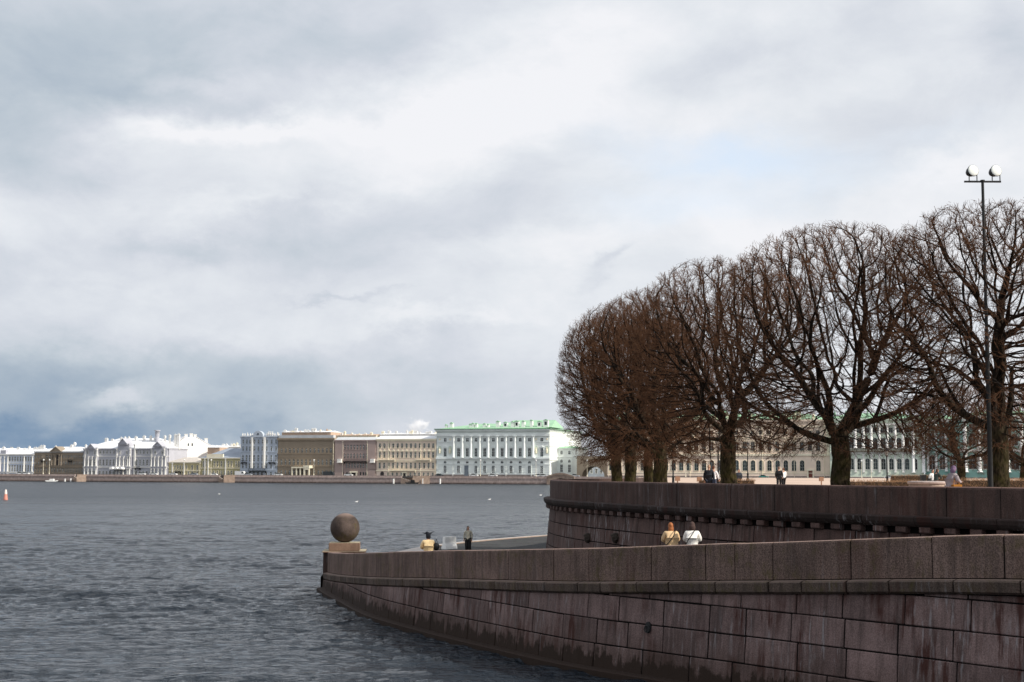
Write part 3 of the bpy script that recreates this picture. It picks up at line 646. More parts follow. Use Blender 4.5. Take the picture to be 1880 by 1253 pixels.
b.box_part('tall_door', 852.5, 860, 855, 878, mat('blue_grey_door', (.16, .19, .22), .6), .15)
b.columns([833.2, 849.3, 865.2, 881.2, 897, 913, 929.3, 946, 963, 979.5], 801, 841, 4.4, M_mintw, out=.75)
b.band(842, .9, .8); b.band(852.8, .3, .25); b.band(862, .12, .1); b.band(858, .12, .1); b.band(866, .12, .1); b.band(870.5, .12, .1)
b.band(811.5, .25, .3, px0=801, px1=829); b.band(811.5, .25, .3, px0=985, px1=1009)
for p in (807, 826, 984, 1004):
    m = MB(); m.prism([(-.9, 0), (.9, 0), (.9, 3)] + [(.9 * math.cos(R(a)), 3 + .9 * math.sin(R(a))) for a in range(20, 180, 20)] + [(-.9, 3)], -.06, .02, 1)
    m.lathe([(.4, .1), (.35, .5), (.5, 1.4), (.45, 2.1), (.2, 2.5)], (0, -.35, 0), 8); m.ell((0, -.35, 2.75), .27, .27, .32, 8, 6); m.obj('niche_statue', [M_cream, M_grgrey], b.root, (b.x(p), 0, b.z(833)))
    m = MB(); m.prism([(.55 * math.cos(R(a)), .55 * math.sin(R(a))) for a in range(0, 360, 30)], -.15, .02); m.prism([(.4 * math.cos(R(a)), .4 * math.sin(R(a))) for a in range(0, 360, 30)], -.2, -.14); m.obj('medallion', M_cream, b.root, (b.x(p), 0, b.z(807)))
b.pipes([801.8, 831.5, 877, 929, 975.5], M_mintw)
b.roof(776, M_greenroof, 'hip', over=1.5, inset=18)
m = MB(); z0 = b.H + 1.0; z1 = b.z(770); m.add([(b.x(905), 6, z0), (b.x(1008), 4, z0), (b.x(1008), 30, z0), (b.x(905), 30, z0), (b.x(925), 18, z1), (b.x(1003), 18, z1)], [(0, 1, 5, 4), (1, 2, 5), (2, 3, 4, 5), (3, 0, 4)]); m.obj('upper_roof', M_greenroof, b.root)
for p, w_, t_ in ((812, 4, 780), (822, 6, 776.5), (857, 5, 779), (862, 5, 777.5), (868, 4, 778), (883, 6, 778.5), (890, 3, 779.5), (908, 7, 774), (922, 8, 776), (935, 6, 775), (943, 8, 774), (955, 6, 774), (970, 5, 772.5), (985, 8, 775), (997, 9, 772)):
    m = MB(); z1 = b.z(t_); hh = z1 - b.H - .2; ww = w_ * .282; m.box(-ww / 2, ww / 2, 0, 1.6, 0, hh, 0); m.prism([(-ww / 2 - .2, hh), (ww / 2 + .2, hh), (0, hh + .6)], -.2, 1.8, 1)
    if w_ >= 8: m.box(-ww / 4, ww / 4, -.03, 0, hh * .45, hh * .85, 2)
    m.obj('dormer' if w_ >= 8 else 'chimney', [M_whitewall, M_greenroof, M_glass], b.root, (b.x(p), 5, b.H + .2))
for z_ in (9, 16): b.part('end_string_course', lambda m: m.box(b.W, b.W + .25, .5, b.depth, z_, z_ + .4), M_mintw)
# pale blue wing by the canal
b = Bld('low pale blue wing squeezed between theatre and canal arch', 'house', 1014, 1062, 823.5, 20, M_mint, M_mintw, back=16)
b.wall(); b.cornice(.6, .5); b.plinth(); b.roof(819, M_greenroof, 'hip')
b.wins(828, 834.5, [1045.5, 1031, 1019], 3.4, 'rect'); b.wins(844, 849.5, [1045.5, 1031, 1019], 3.6, 'arch'); b.wins(853.5, 867, [1045.5, 1031, 1019], 4.0, 'rect'); b.band(839, .4, .3); b.pipes([1051], M_mint)
# gallery with arch over the winter canal
b = Bld('beige stone gallery bridging the canal on one dark round arch', 'gallery', 1059, 1114, 838, 12, M_beige, M_beige, back=10)
m = MB(); W, H = b.W, b.H; cx0 = b.x(1089); rr = 5.9; n = 14
arc = [(cx0 + rr * math.cos(math.pi * i / n), .6 + rr * .92 * math.sin(math.pi * i / n)) for i in range(n + 1)]
for yy0, yy1 in ((0.0, b.depth),):
    for i in range(n):
        (xa, za), (xb, zb) = arc[i], arc[i + 1]; m.prism([(xb, zb), (xa, za), (xa, H), (xb, H)], yy0, yy1)
    m.box(0, cx0 - rr, yy0, yy1, 0, H); m.box(cx0 + rr, W, yy0, yy1, 0, H)
m.obj('wall', M_beige, b.root)
m = MB()
for i in range(n):
    a0, a1 = math.pi * i / n + .012, math.pi * (i + 1) / n - .012; ro = rr + 1.3
    m.prism([(cx0 + rr * math.cos(a1), .6 + rr * .92 * math.sin(a1)), (cx0 + rr * math.cos(a0), .6 + rr * .92 * math.sin(a0)), (cx0 + ro * math.cos(a0), .6 + ro * .92 * math.sin(a0)), (cx0 + ro * math.cos(a1), .6 + ro * .92 * math.sin(a1))], -.18, .02)
m.obj('arch_ring', M_beige, b.root); b.band(842, .4, .4)
for k in range(6): b.band(848 + 4 * k, .1, .1, 'stone_course', px0=1059, px1=1066)
b.wins(827, 835, [], 3)
b2 = Bld('blue grey canal house seen through the arch', 'house', 1072, 1112, 845, 10, M_bluegrey, M_trimw, back=70)
b2.wall(); b2.cornice(.5, .4); b2.wins(861, 869, (1086, 1104, 3), 3.2)
# ---- large beige gallery building behind the trees
b = Bld('long pinkish beige museum palace with round-topped ground floor windows behind trees', 'palace', 1114.5, 1524, 770, 30, M_pinkst, M_cream, turn=7)
b.sash = mat('grey_sash', (.35, .36, .34), .6)
b.wall(); b.cornice(1.6, .9, M_pinkst); b.plinth(1.5); b.roof(758, M_greenroof, 'hip', inset=10)
gx_ = [1122 + 14.2 * i for i in range(4)] + [1179.5 + 13.9 * i for i in range(9)] + [1305 + 15.15 * i for i in range(14)]
gx_ = [p for p in gx_ if p < 1512]
b.wins(845, 864.5, [p for p in gx_ if abs(p - 1487) > 4], 6.6, 'arch'); b.wins(811.5, 827.5, gx_, 6.0, 'hood'); b.wins(790, 797.5, gx_, 5.6, 'rect'); 
b.band(835, .9, .6); b.band(804, .4, .35); b.band(868.5, .3, .2); b.band(783, .4, .4)
b.pipes([1112.5 + 5, 1265, 1398, 1457, 1513], M_cream); b.columns([1270.5, 1520], 772, 834, 5, M_cream, 'pilaster', False)
b.portal(1487, 864, 7, M_cream, mat('red_brown_door', (.16, .05, .035), .6), .6)
for p in range(1130, 1520, 26):
    m = MB(); m.box(-.9, .9, -.8, .8, 0, 1.0); m.lathe([(.3, 1.0), (.75, 1.7), (.85, 2.3), (.3, 2.6), (.25, 2.9)], n=8); m.obj('roof_vase', M_cream, b.root, (b.x(p), .8, b.H + .02))
for p in range(1150, 1510, 45):
    m = MB(); m.box(-1.4, 1.4, 0, 2, 0, 3.2); m.prism([(-1.7, 3.2), (1.7, 3.2), (0, 4.4)], -.2, 2.2, 1); m.box(-.6, .6, -.05, 0, 1.2, 2.7, 2); m.obj('dormer', [M_cream, M_greenroof, M_glass], b.root, (b.x(p), 4, b.H + .5))
# ---- green palace, column wing
b = Bld('pale green palace wing with white columns above a balcony', 'palace', 1525, 1698, 768, 32, M_grgrey, M_trimw, turn=7, back=8)
b.sash = mat('grey_sash', (.35, .36, .34), .6)
b.wall(); b.cornice(1.7, 1.0, M_grgrey); b.plinth(1.3); b.roof(757, M_greenroof, 'hip', inset=10)
wx = [1534.5 + 14.7 * i for i in range(11)]
b.wins(804, 823, wx, 7.0, 'arch'); b.wins(785.5, 794.5, wx, 6.0, 'rect'); b.wins(842, 862.5, wx, 6.4, 'arch')
b.columns([1541.8 + 14.7 * i + 15 for i in range(8)], 782, 823, 4.6, M_whitewall, out=.9); b.band(779, .8, 1.3); b.balcony(1530, 1675, 828, mat('rust_balustrade', (.20, .15, .12), .8), 1.3, 1.6); b.band(832, .6, .5)
b.columns([1549 - 7 + 14.7 * i for i in range(9)] , 834, 868, 3.4, M_trimw, 'pilaster', False, .4)
b.columns([1678, 1697], 775, 868, 5.5, M_whitewall, out=.8)
for p in range(1535, 1700, 20):
    m = MB(); m.box(-.6, .6, -.6, .6, 0, 1.2); m.lathe([(.35, 1.2), (.6, 2.0), (.35, 3.0), (.15, 3.2)], n=8); m.ell((0, 0, 3.5), .32, .32, .38, 8, 6); m.obj('roof_statue', mat('verdigris', (.20, .34, .24), .8), b.root, (b.x(p), .8, b.H + .02))
# ---- recessed part and main teal palace
b = Bld('shaded recessed teal wall joining the two palace wings', 'palace', 1698.5, 1762, 770, 20, M_teal, M_trimw, back=16)
b.wall(); b.cornice(1.4, .8, M_trimw); b.roof(762, M_greenroof, 'gable'); b.wins(836, 862, (1712, 1750, 3), 8, 'arch'); b.wins(795, 815, (1712, 1750, 3), 8, 'arch'); b.band(826, .6, .5)
b.columns([1704, 1720, 1738], 776, 824, 4, M_whitewall); b.columns([1704, 1720, 1738], 830, 866, 4, M_whitewall)
b = Bld('large teal and white palace with tall columns at the right edge', 'palace', 1763, 2150, 762, 40, M_teal, M_trimw, turn=7, back=10)
b.sash = mat('grey_sash', (.35, .36, .34), .6)
b.wall(); b.cornice(1.7, 1.1, M_trimw); b.plinth(1.2); b.roof(752, M_greenroof, 'hip', inset=12)
wx = [1787 + 26.3 * i for i in range(13)]
b.wins(835, 862, wx, 11, 'arch'); b.wins(796, 818, wx, 9.5, 'arch'); b.wins(778, 788, wx, 8, 'rect')
b.columns([1773 + 26.3 * i for i in range(14)], 770, 824, 6.5, M_whitewall, out=1.0); b.columns([1773 + 26.3 * i for i in range(14)], 830, 868, 6.8, M_whitewall, out=1.0); b.band(827, 1.1, 1.3)
for p in range(1770, 2140, 27):
    m = MB(); m.box(-.7, .7, -.7, .7, 0, 1.4); m.lathe([(.4, 1.4), (.7, 2.4), (.4, 3.5), (.15, 3.8)], n=8); m.ell((0, 0, 4.1), .36, .36, .42, 8, 6); m.obj('roof_statue', MATS['verdigris'], b.root, (b.x(p), .8, b.H + .02))
# rear roofs and rooftop clutter behind the front row
random.seed(11)
rear = [(372, 440, 818, 40, M_trimw, 'pale roofs and chimneys stepping up behind the olive mansion', M_whiter), (516, 606, 791, 45, M_orange, 'orange brick rear block above the broad brown palace', M_whiter),
        (616, 690, 797, 40, M_cream, 'low cream rear block behind the mauve house', M_orange), (696, 800, 795, 42, M_trimw, 'white rear block with crowded chimneys behind the peach house', M_whiter),
        (-60, 40, 827, 40, M_trimw, 'pale rear roof behind the left-most palace', M_whiter)]
for (a, c, ye, bk, wmm, lb, rm) in rear:
    b = Bld(lb, 'rear_block', a, c, ye + 3, 16, wmm, M_cream, back=bk); b.wall(); b.roof(ye, rm, 'gable', inset=6)
    p = a + 3
    while p < c - 2:
        b.chimneys([(p, ye - random.uniform(-1.5, 4.5), random.uniform(2.5, 6.5))], random.choice([M_trimw, M_trimw, M_cream, wmm]), y=random.uniform(.8, 6)); p += random.uniform(4, 9)
b = Bld('orange gabled wall peeping out beside the grey hipped roof', 'rear_block', 380, 402, 822, 10, M_orange, M_orange, back=20); b.wall(); b.roof(818, M_whiter, 'gable')

# ---------------------------------------------------------------- far embankment wall, steps, bridge
t0, t1 = -620, 420
ew = empty('embankment_wall', linept(t0, CW), ANG, 'long low granite embankment wall along the far river bank', 'wall')
L_ = t1 - t0
sunlit = []
def wseg(a, c):
    m = MB(); m.box(a, c, 0, 1.5, -1.0, 2.75); m.obj('wall_face', M_far, ew)
    m = MB(); m.box(a, c, -.18, 1.6, 2.76, 3.05); m.obj('ledge', M_far, ew)
    m = MB(); m.box(a, c, .2, .75, 3.06, 3.95); m.obj('parapet', M_far, ew)
gaps = [(onplane(137, 888, CW)[0] - t0, onplane(158, 888, CW)[0] - t0), (onplane(403, 888, CW)[0] - t0, onplane(431, 888, CW)[0] - t0), (onplane(737, 888, CW)[0] - t0, onplane(789, 888, CW)[0] - t0), (onplane(1012, 888, CW)[0] - t0, onplane(1048, 888, CW)[0] - t0)]
cur = 0
for (a, c) in gaps:
    wseg(cur, a); cur = c
wseg(cur, L_)
for k, (a, c) in enumerate(gaps[:3]):
    # river steps: two flights between curved cheek walls, facing the sun
    st = empty('river_steps', linept(t0 + (a + c) / 2, CW), ANG, ['pale granite river steps in front of the brown pedimented palace', 'pale granite river steps below the olive mansion', 'wide pale granite river steps below the peach house'][k], 'steps', 'river steps on the far bank')
    w2 = (c - a) / 2; m = MB(); m.prism_z([(-w2 * .15, -.9), (-w2 * .05, -3.4), (w2, -.2), (w2, 1.4), (-w2 * .15, 1.4)], -.5, 3.0); m.obj('cheek_wall', M_pink, st)
    m = MB(); m.prism([(-w2, -.5), (-w2 * .15, -.5), (-w2 * .15, 1.2), (-w2, 3.0)], -1.0, -.3); m.obj('cheek_wall', M_pink, st)
    for i in range(7):
        m = MB(); z = 3.0 - .36 * (i + 1); x0 = -w2 + (w2 * .85) * i / 7; m.box(x0, x0 + w2 * .85 / 7 - .01, -.28, 1.4, -.5, z); m.obj('step', M_pink, st)
    m = MB(); m.box(-w2, w2, 1.42, 3.0, -.5, 3.02); m.obj('landing', M_pink, st)
    m = MB(); m.prism_z([(-w2 * .03, -3.3), (w2, -.1), (w2, .3), (-w2 * .03, -2.8)], 3.02, 3.9); m.obj('parapet', M_pink, st)
def mooring(px, wpx, top, label):
    t, _ = onplane(px, 889, CW - 2.2); m = MB(); r = wpx * .14; m.tube((0, 0, -1), (0, 0, top), r, n=8); m.tube((0, 0, top - .2), (0, 0, top), r * 1.2, n=8)
    tag(m.obj('mooring_post', M_white, None, linept(t, CW - 2.2)), label, 'post', 'mooring posts along the far wall')
mooring(119, 3, 1.5, 'white mooring post left of the first steps, farther one'); mooring(129.5, 3, 1.7, 'white mooring post right beside the first steps'); mooring(722.5, 3, 2.4, 'pale mooring post left of the wide river steps')
mooring(776, 1.6, 2.6, 'thin dark mooring post in front of the wide river steps'); mooring(808, 2.8, 2.6, 'pale mooring post below the left end of the white theatre')
m = MB(); m.prism([(-3.4, 0), (-2.6, -.35), (2.6, -.35), (3.2, 0), (2.9, .25), (1.2, .3), (1.0, 1.1), (-.9, 1.1), (-1.1, .4), (-3.2, .3)], -1.0, 1.0); t, _ = onplane(95, 890, CW - 9)
tag(m.obj('motor_boat', M_white, None, linept(t, CW - 9) + Vector((0, 0, .35))), 'small white motor boat lying on the far water near the white posts', 'boat')
# sculpture-like dark boat at the wide steps
t, _ = onplane(757, 889, CW - 3); m = MB(); m.prism([(-3.6, .7), (-2.8, -.3), (2.8, -.3), (3.6, .9), (2.4, .55), (1.3, .6), (1.1, 1.8), (-.6, 1.8), (-.9, .6), (-2.6, .5)], -1.0, 1.0); m.tube((0, 0, 1.8), (0, 0, 4.2), .07, n=5)
tag(m.obj('moored_launch', M_darkmetal, None, linept(t, CW - 3) + Vector((0, 0, .1))), 'dark launch moored at the wide steps below the peach house', 'boat')
# stone bridge over the canal
a, c = gaps[3]; br = empty('stone_bridge', linept(t0 + (a + c) / 2, CW), ANG, 'little humped granite bridge over the canal mouth beside the theatre', 'bridge')
w2 = (c - a) / 2 + 2; n = 12; m = MB()
for i in range(n):
    u0, u1 = -1 + 2 * i / n, -1 + 2 * (i + 1) / n
    top = lambda u: 3.2 + 1.6 * math.cos(u * math.pi / 2); bot = lambda u: (3.1 * math.sqrt(max(0, 1 - (u / .72) ** 2)) if abs(u) < .72 else -1)
    m.prism([(u0 * w2, bot(u0)), (u1 * w2, bot(u1)), (u1 * w2, top(u1)), (u0 * w2, top(u0))], -1.0, 9)
m.obj('span', M_pink, br)
m = MB()
for i in range(n):
    u0, u1 = -1 + 2 * i / n, -1 + 2 * (i + 1) / n; m.prism([(u0 * w2, top(u0)), (u1 * w2, top(u1)), (u1 * w2, top(u1) + .9), (u0 * w2, top(u0) + .9)], -1.25, -.8)
m.obj('parapet', M_pink, br)
# ---------------------------------------------------------------- cars on the far embankment
def car_mesh(L, H, kind):
    m = MB(); w = .88
    if kind == 'car':
        low = [(-L / 2, .3), (L / 2, .3), (L / 2, .72), (L * .27, .9), (-L * .42, .92), (-L / 2, .8)]
        m.prism(low, -w, w, 0); cab = [(-L * .36, .9), (L * .25, .88), (L * .1, H), (-L * .25, H)]; m.prism(cab, -w + .1, w - .1, 1)
        m.prism([(-L * .25, H), (L * .1, H), (L * .09, H + .05), (-L * .24, H + .05)], -w + .1, w - .1, 0)
    else:
        m.prism([(-L / 2, .35), (L / 2, .35), (L / 2, 1.0), (L * .40, H * .93), (L * .3, H), (-L / 2, H)], -w - .1, w + .1, 0)
        m.prism([(L * .22, 1.15), (L * .42, 1.15), (L * .375, H * .85), (L * .22, H * .85)], -w - .13, w + .13, 1)
    return m
def wheel_mesh():
    m = MB(); m.tube((0, -.12, 0), (0, .12, 0), .33, n=12, m=0); m.tube((0, -.125, 0), (0, .125, 0), .18, n=8, m=1); return m.mesh('wheel', [mat('tyre', (.02, .02, .02), .9), mat('rim', (.5, .5, .5), .4, metallic=.8)])
WH = wheel_mesh()
def paint(n, c): return mat('paint_' + n, c, .35, spec=.5)
cars = [(37, 'white', 'car', 0), (47, 'white', 'car', 0), (318, 'white', 'car', 0), (356, 'grey', 'car', 0), (392, 'white', 'car', 0), (441, 'white', 'van', 0), (455, 'grey', 'car', 0), (511, 'white', 'car', 0), (604, 'dark', 'van', 0),
        (640, 'white', 'car', 0), (807, 'dark', 'car', 0), (870, 'white', 'car', 0), (905, 'white', 'car', 0), (989, 'white', 'car', 0), (998, 'white', 'car', 0), (1056, 'grey', 'car', 1), (1402, 'teal', 'car', 1), (1632, 'white', 'car', 1), (260, 'white', 'car', 0), (282, 'white', 'car', 0)]
pc = {'white': (.78, .78, .77), 'grey': (.35, .37, .4), 'dark': (.03, .035, .04), 'teal': (.05, .25, .22)}
where = ['below the pale blue palace, left one', 'below the pale blue palace, right one', 'in front of the small yellow house', 'near the end of the small yellow house', 'in front of the olive mansion', 'before the blue grey mansion', 'before the blue grey mansion beside the white van', 'at the left end of the broad brown palace', 'at the right end of the broad brown palace',
         'below the mauve house', 'below the left end of the theatre', 'below the tall theatre door', 'under the middle of the theatre', 'at the right end of the theatre, rear one', 'at the right end of the theatre, front one', 'on the humped canal bridge approach', 'in front of the beige museum palace', 'in front of the pale green palace wing', 'under the lilac palace, left one', 'under the lilac palace, right one']
for (px, cn, kd, _), wh_ in zip(cars, where):
    t, _z = onplane(px, 878, CW + 9); L = 4.4 if kd == 'car' else 5.6
    r = empty('parked_van' if kd == 'van' else 'car', linept(t, CW + 9) + Vector((0, 0, ZB + .004 + (0.65))), ANG, f'{cn} {kd} {wh_}', kd, 'vehicles on the far embankment')
    car_mesh(L, 1.45 if kd == 'car' else 2.3, kd).obj('body', [paint(cn, pc[cn]), M_glass], r)
    for sx_ in (-.31, .31):
        for sy_ in (-.85, .85): link('wheel', WH, r, (sx_ * L, sy_, .33))
m = MB(); a = linept(t0, CW + 9); m.box(0, L_, -7, 12, 0, .65); rd = m.obj('embankment_road', mat('road_asphalt', (.07, .07, .07), .9, .2, .3), None, linept(t0, CW + 9) + Vector((0, 0, ZB)), (0, 0, ANG)); tag(rd, 'embankment road in front of the palaces', kind='structure')
# embankment lamp posts
pm = MB(); pm.tube((0, 0, 0), (0, 0, 7.5), .11, .07, 6); pm.lathe([(.25, 0), (.22, .8), (.12, 1.0)], n=8)
pm_ = pm.mesh('pole', [M_cream]); lm = MB(); lm.lathe([(.05, 0), (.32, .25), (.38, .8), (.05, 1.1)], n=8); lm_ = lm.mesh('lantern', [M_white])
spots = [(79, 'before the left part of the brown pedimented palace'), (90, 'before the middle of the brown pedimented palace'), (338, 'before the right half of the small yellow house'), (387, 'before the olive mansion'), (576, 'beside the white porch'), (882, 'before the middle of the theatre'), (984, 'before the right end of the theatre'), (1078, 'beside the canal arch'), (1259, 'left part of the museum palace'), (1582, 'before the columned green wing'), (1600, 'right of centre before the green wing')]
for p, lb in spots:
    t, _ = onplane(p, 878, CW + 3); r = empty('street_lamp', linept(t, CW + 3) + Vector((0, 0, ZB + .65)), ANG, 'slender pale lamp post ' + lb, 'street lamp', 'lamp posts on the far embankment'); link('pole', pm_, r); link('lantern', lm_, r, (0, 0, 7.5))

# ---------------------------------------------------------------- smoke puff
def smoke():
    t, z = onplane(766, 785, CF + 60); P = linept(t, CF + 60)
    m = MB(); m.ell((0, 0, 0), 9, 6, 6, 20, 12)
    mt_ = bpy.data.materials.new('steam'); mt_.use_nodes = True; nt = mt_.node_tree; nt.nodes.clear(); L = nt.links.new
    out = nt.nodes.new('ShaderNodeOutputMaterial'); v = nt.nodes.new('ShaderNodeVolumePrincipled'); L(v.outputs[0], out.inputs['Volume']); v.inputs['Color'].default_value = (.95, .95, .96, 1)
    tcn = nt.nodes.new('ShaderNodeTexCoord'); n = nt.nodes.new('ShaderNodeTexNoise'); n.inputs['Scale'].default_value = .28; n.inputs['Detail'].default_value = 4; L(tcn.outputs['Object'], n.inputs['Vector'])
    ln = nt.nodes.new('ShaderNodeVectorMath'); ln.operation = 'LENGTH'; mp_ = nt.nodes.new('ShaderNodeMapping'); mp_.inputs['Scale'].default_value = (1 / 9, 1 / 6, 1 / 6); L(tcn.outputs['Object'], mp_.inputs['Vector']); L(mp_.outputs[0], ln.inputs[0])
    fo = nt.nodes.new('ShaderNodeMapRange'); L(ln.outputs['Value'], fo.inputs['Value']); fo.inputs['From Min'].default_value = .25; fo.inputs['From Max'].default_value = 1; fo.inputs['To Min'].default_value = 0; fo.inputs['To Max'].default_value = .3
    s_ = nt.nodes.new('ShaderNodeMath'); s_.operation = 'SUBTRACT'; L(n.outputs[0], s_.inputs[0]); L(fo.outputs[0], s_.inputs[1])
    r_ = nt.nodes.new('ShaderNodeMapRange'); L(s_.outputs[0], r_.inputs['Value']); r_.inputs['From Min'].default_value = .36; r_.inputs['From Max'].default_value = .6; r_.inputs['To Max'].default_value = .5
    L(r_.outputs[0], v.inputs['Density'])
    tag(m.obj('chimney_steam', mt_, None, (P.x, P.y, z + 1.0)), 'white puff of steam drifting above the peach house roofs', kind='stuff')
smoke()

# ---------------------------------------------------------------- curves for the spit walls
class Curve:
    def __init__(s, pts, step=0.25):
        P = np.array(pts, float); out = []
        ext = np.vstack([2 * P[0] - P[1], P, 2 * P[-1] - P[-2]])
        for i in range(1, len(ext) - 2):
            p0, p1, p2, p3 = ext[i - 1:i + 3]; n = max(2, int(np.linalg.norm(p2[:2] - p1[:2]) / step))
            for k in range(n):
                t = k / n; out.append(0.5 * ((2 * p1) + (-p0 + p2) * t + (2 * p0 - 5 * p1 + 4 * p2 - p3) * t * t + (-p0 + 3 * p1 - 3 * p2 + p3) * t ** 3))
        out.append(P[-1]); s.p = np.array(out); d = np.linalg.norm(np.diff(s.p[:, :2], axis=0), axis=1); s.s = np.concatenate([[0], np.cumsum(d)]); s.L = s.s[-1]
        t = np.gradient(s.p[:, :2], axis=0); t /= np.linalg.norm(t, axis=1)[:, None]; s.n = np.stack([t[:, 1], -t[:, 0]], 1)
    def at(s, q):
        return np.array([np.interp(q, s.s, s.p[:, k]) for k in range(s.p.shape[1])])
    def nrm(s, q):
        v = np.array([np.interp(q, s.s, s.n[:, k]) for k in range(2)]); return v / np.linalg.norm(v)
    def pt(s, q, off, z):
        a = s.at(q); n = s.nrm(q); return (a[0] + n[0] * off, a[1] + n[1] * off, z)
# lower wall, from the right edge out to the ball; third value is the parapet top height; n points to the left (river side)
LW = Curve([(20.0, 22.5, 5.2), (16.5, 28.0, 5.03), (12.2, 34.0, 4.86), (7.1, 40.5, 4.33), (4.5, 43.6, 4.07), (2.14, 46.6, 3.82), (-0.25, 50.8, 3.54), (-3.0, 56.0, 3.21), (-5.7, 62.0, 2.80), (-7.5, 68.0, 2.42), (-8.95, 73.0, 2.14), (-9.75, 76.2, 2.0)])
SGN = 1.0
_n = LW.nrm(LW.L / 2)
if _n[0] > 0: SGN = -1.0
LW.n *= SGN
UW = Curve([(30.0, 30.0), (24.0, 37.0), (20.2, 42.0), (16.8, 46.9), (13.7, 51.0), (10.0, 56.7), (7.5, 62.0), (4.35, 71.0), (2.65, 78.0), (2.3, 85.0), (3.4, 92.0), (5.4, 98.0), (8.0, 104.0), (10.0, 113.0), (12.6, 132.0)])
_n = UW.nrm(10)
if _n[0] > 0: UW.n *= -1
def block(cv, s0, s1, prof, name, mt, parent, gap=.012, ch=.02, seg=1.1):
    """prof(s) -> list of (offset outwards, z), first and last on the back face"""
    s0 += gap / 2; s1 -= gap / 2; n = max(1, int(math.ceil((s1 - s0) / seg)))
    ss = [s0, s0 + ch] + [s0 + (s1 - s0) * i / n for i in range(1, n)] + [s1 - ch, s1]
    V = []; k = None
    for j, q in enumerate(ss):
        pr = prof(q); k = len(pr)
        for i, (o, z) in enumerate(pr):
            if j in (0, len(ss) - 1) and 0 < i < k - 1: o = o - ch
            V.append(cv.pt(q, o, z))
    Fc = []
    for j in range(len(ss) - 1):
        for i in range(k): Fc.append((j * k + i, j * k + (i + 1) % k, (j + 1) * k + (i + 1) % k, (j + 1) * k + i))
    Fc.append(tuple(range(k - 1, -1, -1))); Fc.append(tuple((len(ss) - 1) * k + i for i in range(k)))
    c0 = Vector(cv.pt((s0 + s1) / 2, 0, 0)); V = [(v[0] - c0.x, v[1] - c0.y, v[2]) for v in V]
    me = me_from(name, V, Fc, [mt]); bm = bmesh.new(); bm.from_mesh(me); bmesh.ops.recalc_face_normals(bm, faces=bm.faces); bm.to_mesh(me); bm.free()
    return link(name, me, parent, (c0.x, c0.y, 0))
def sweep(cv, s0, s1, prof, name, mt, parent=None, step=1.0):
    n = max(2, int((s1 - s0) / step)); V = []; 
    for j in range(n + 1):
        q = s0 + (s1 - s0) * j / n; pr = prof(q); k = len(pr)
        for (o, z) in pr: V.append(cv.pt(q, o, z))
    Fc = [(j * k + i, j * k + (i + 1) % k, (j + 1) * k + (i + 1) % k, (j + 1) * k + i) for j in range(n) for i in range(k)]
    Fc += [tuple(range(k - 1, -1, -1)), tuple(n * k + i for i in range(k))]
    me = me_from(name, V, Fc, [mt]); bm = bmesh.new(); bm.from_mesh(me); bmesh.ops.recalc_face_normals(bm, faces=bm.faces); bm.to_mesh(me); bm.free()
    return link(name, me, parent)
PH = 1.07
def ptop(q): return LW.at(q)[2]
def off_l(z): return -0.06 + 0.085 * (4.0 - z)   # batter
lwall = empty('ramp_wall', (0, 0, 0), 0, 'lower granite wall curving down from the right edge to the stone ball', 'wall')
random.seed(21)
sweep(LW, 0, LW.L, lambda q: [(-.5, -1.5), (off_l(-1.5) - .022, -1.5), (off_l(ptop(q) - PH - .42) - .022, ptop(q) - PH - .42), (-.02, ptop(q) - PH - .40), (-.02, ptop(q) - .05), (-.44, ptop(q) - .05)], 'wall_core', M_joint, lwall, .8)
# parapet slabs
q = 0.0
LENS = [2.9, 2.45, 2.3, 2.0, 2.9, 2.15, 1.9, 2.5, 2.7, 1.45, 1.2, 2.2, 3.0, 2.1]
k = 0
while q < LW.L - .3:
    l = LENS[k % len(LENS)] * random.uniform(.92, 1.08); k += 1; e = min(q + l, LW.L)
    if LW.L - e < .9: e = LW.L
    dz = random.uniform(-.006, .006); do = random.uniform(-.008, .008)
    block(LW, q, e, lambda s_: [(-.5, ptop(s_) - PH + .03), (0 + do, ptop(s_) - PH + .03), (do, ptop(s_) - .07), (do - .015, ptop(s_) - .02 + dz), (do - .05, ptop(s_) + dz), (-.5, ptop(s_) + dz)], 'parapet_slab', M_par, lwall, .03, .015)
    q = e
# ledge stones
q = 0.0
while q < LW.L - .3:
    l = random.uniform(1.1, 2.1); e = min(q + l, LW.L)
    if LW.L - e < .7: e = LW.L
    do = random.uniform(-.012, .012)
    block(LW, q, e, lambda s_: [(-.1, ptop(s_) - PH - .36), (.12 + do, ptop(s_) - PH - .36), (.20 + do, ptop(s_) - PH - .30), (.22 + do, ptop(s_) - PH - .06), (.17 + do, ptop(s_) - PH - .015), (-.1, ptop(s_) - PH + .015)], 'ledge_stone', M_ledge, lwall, .045, .02)
    q = e
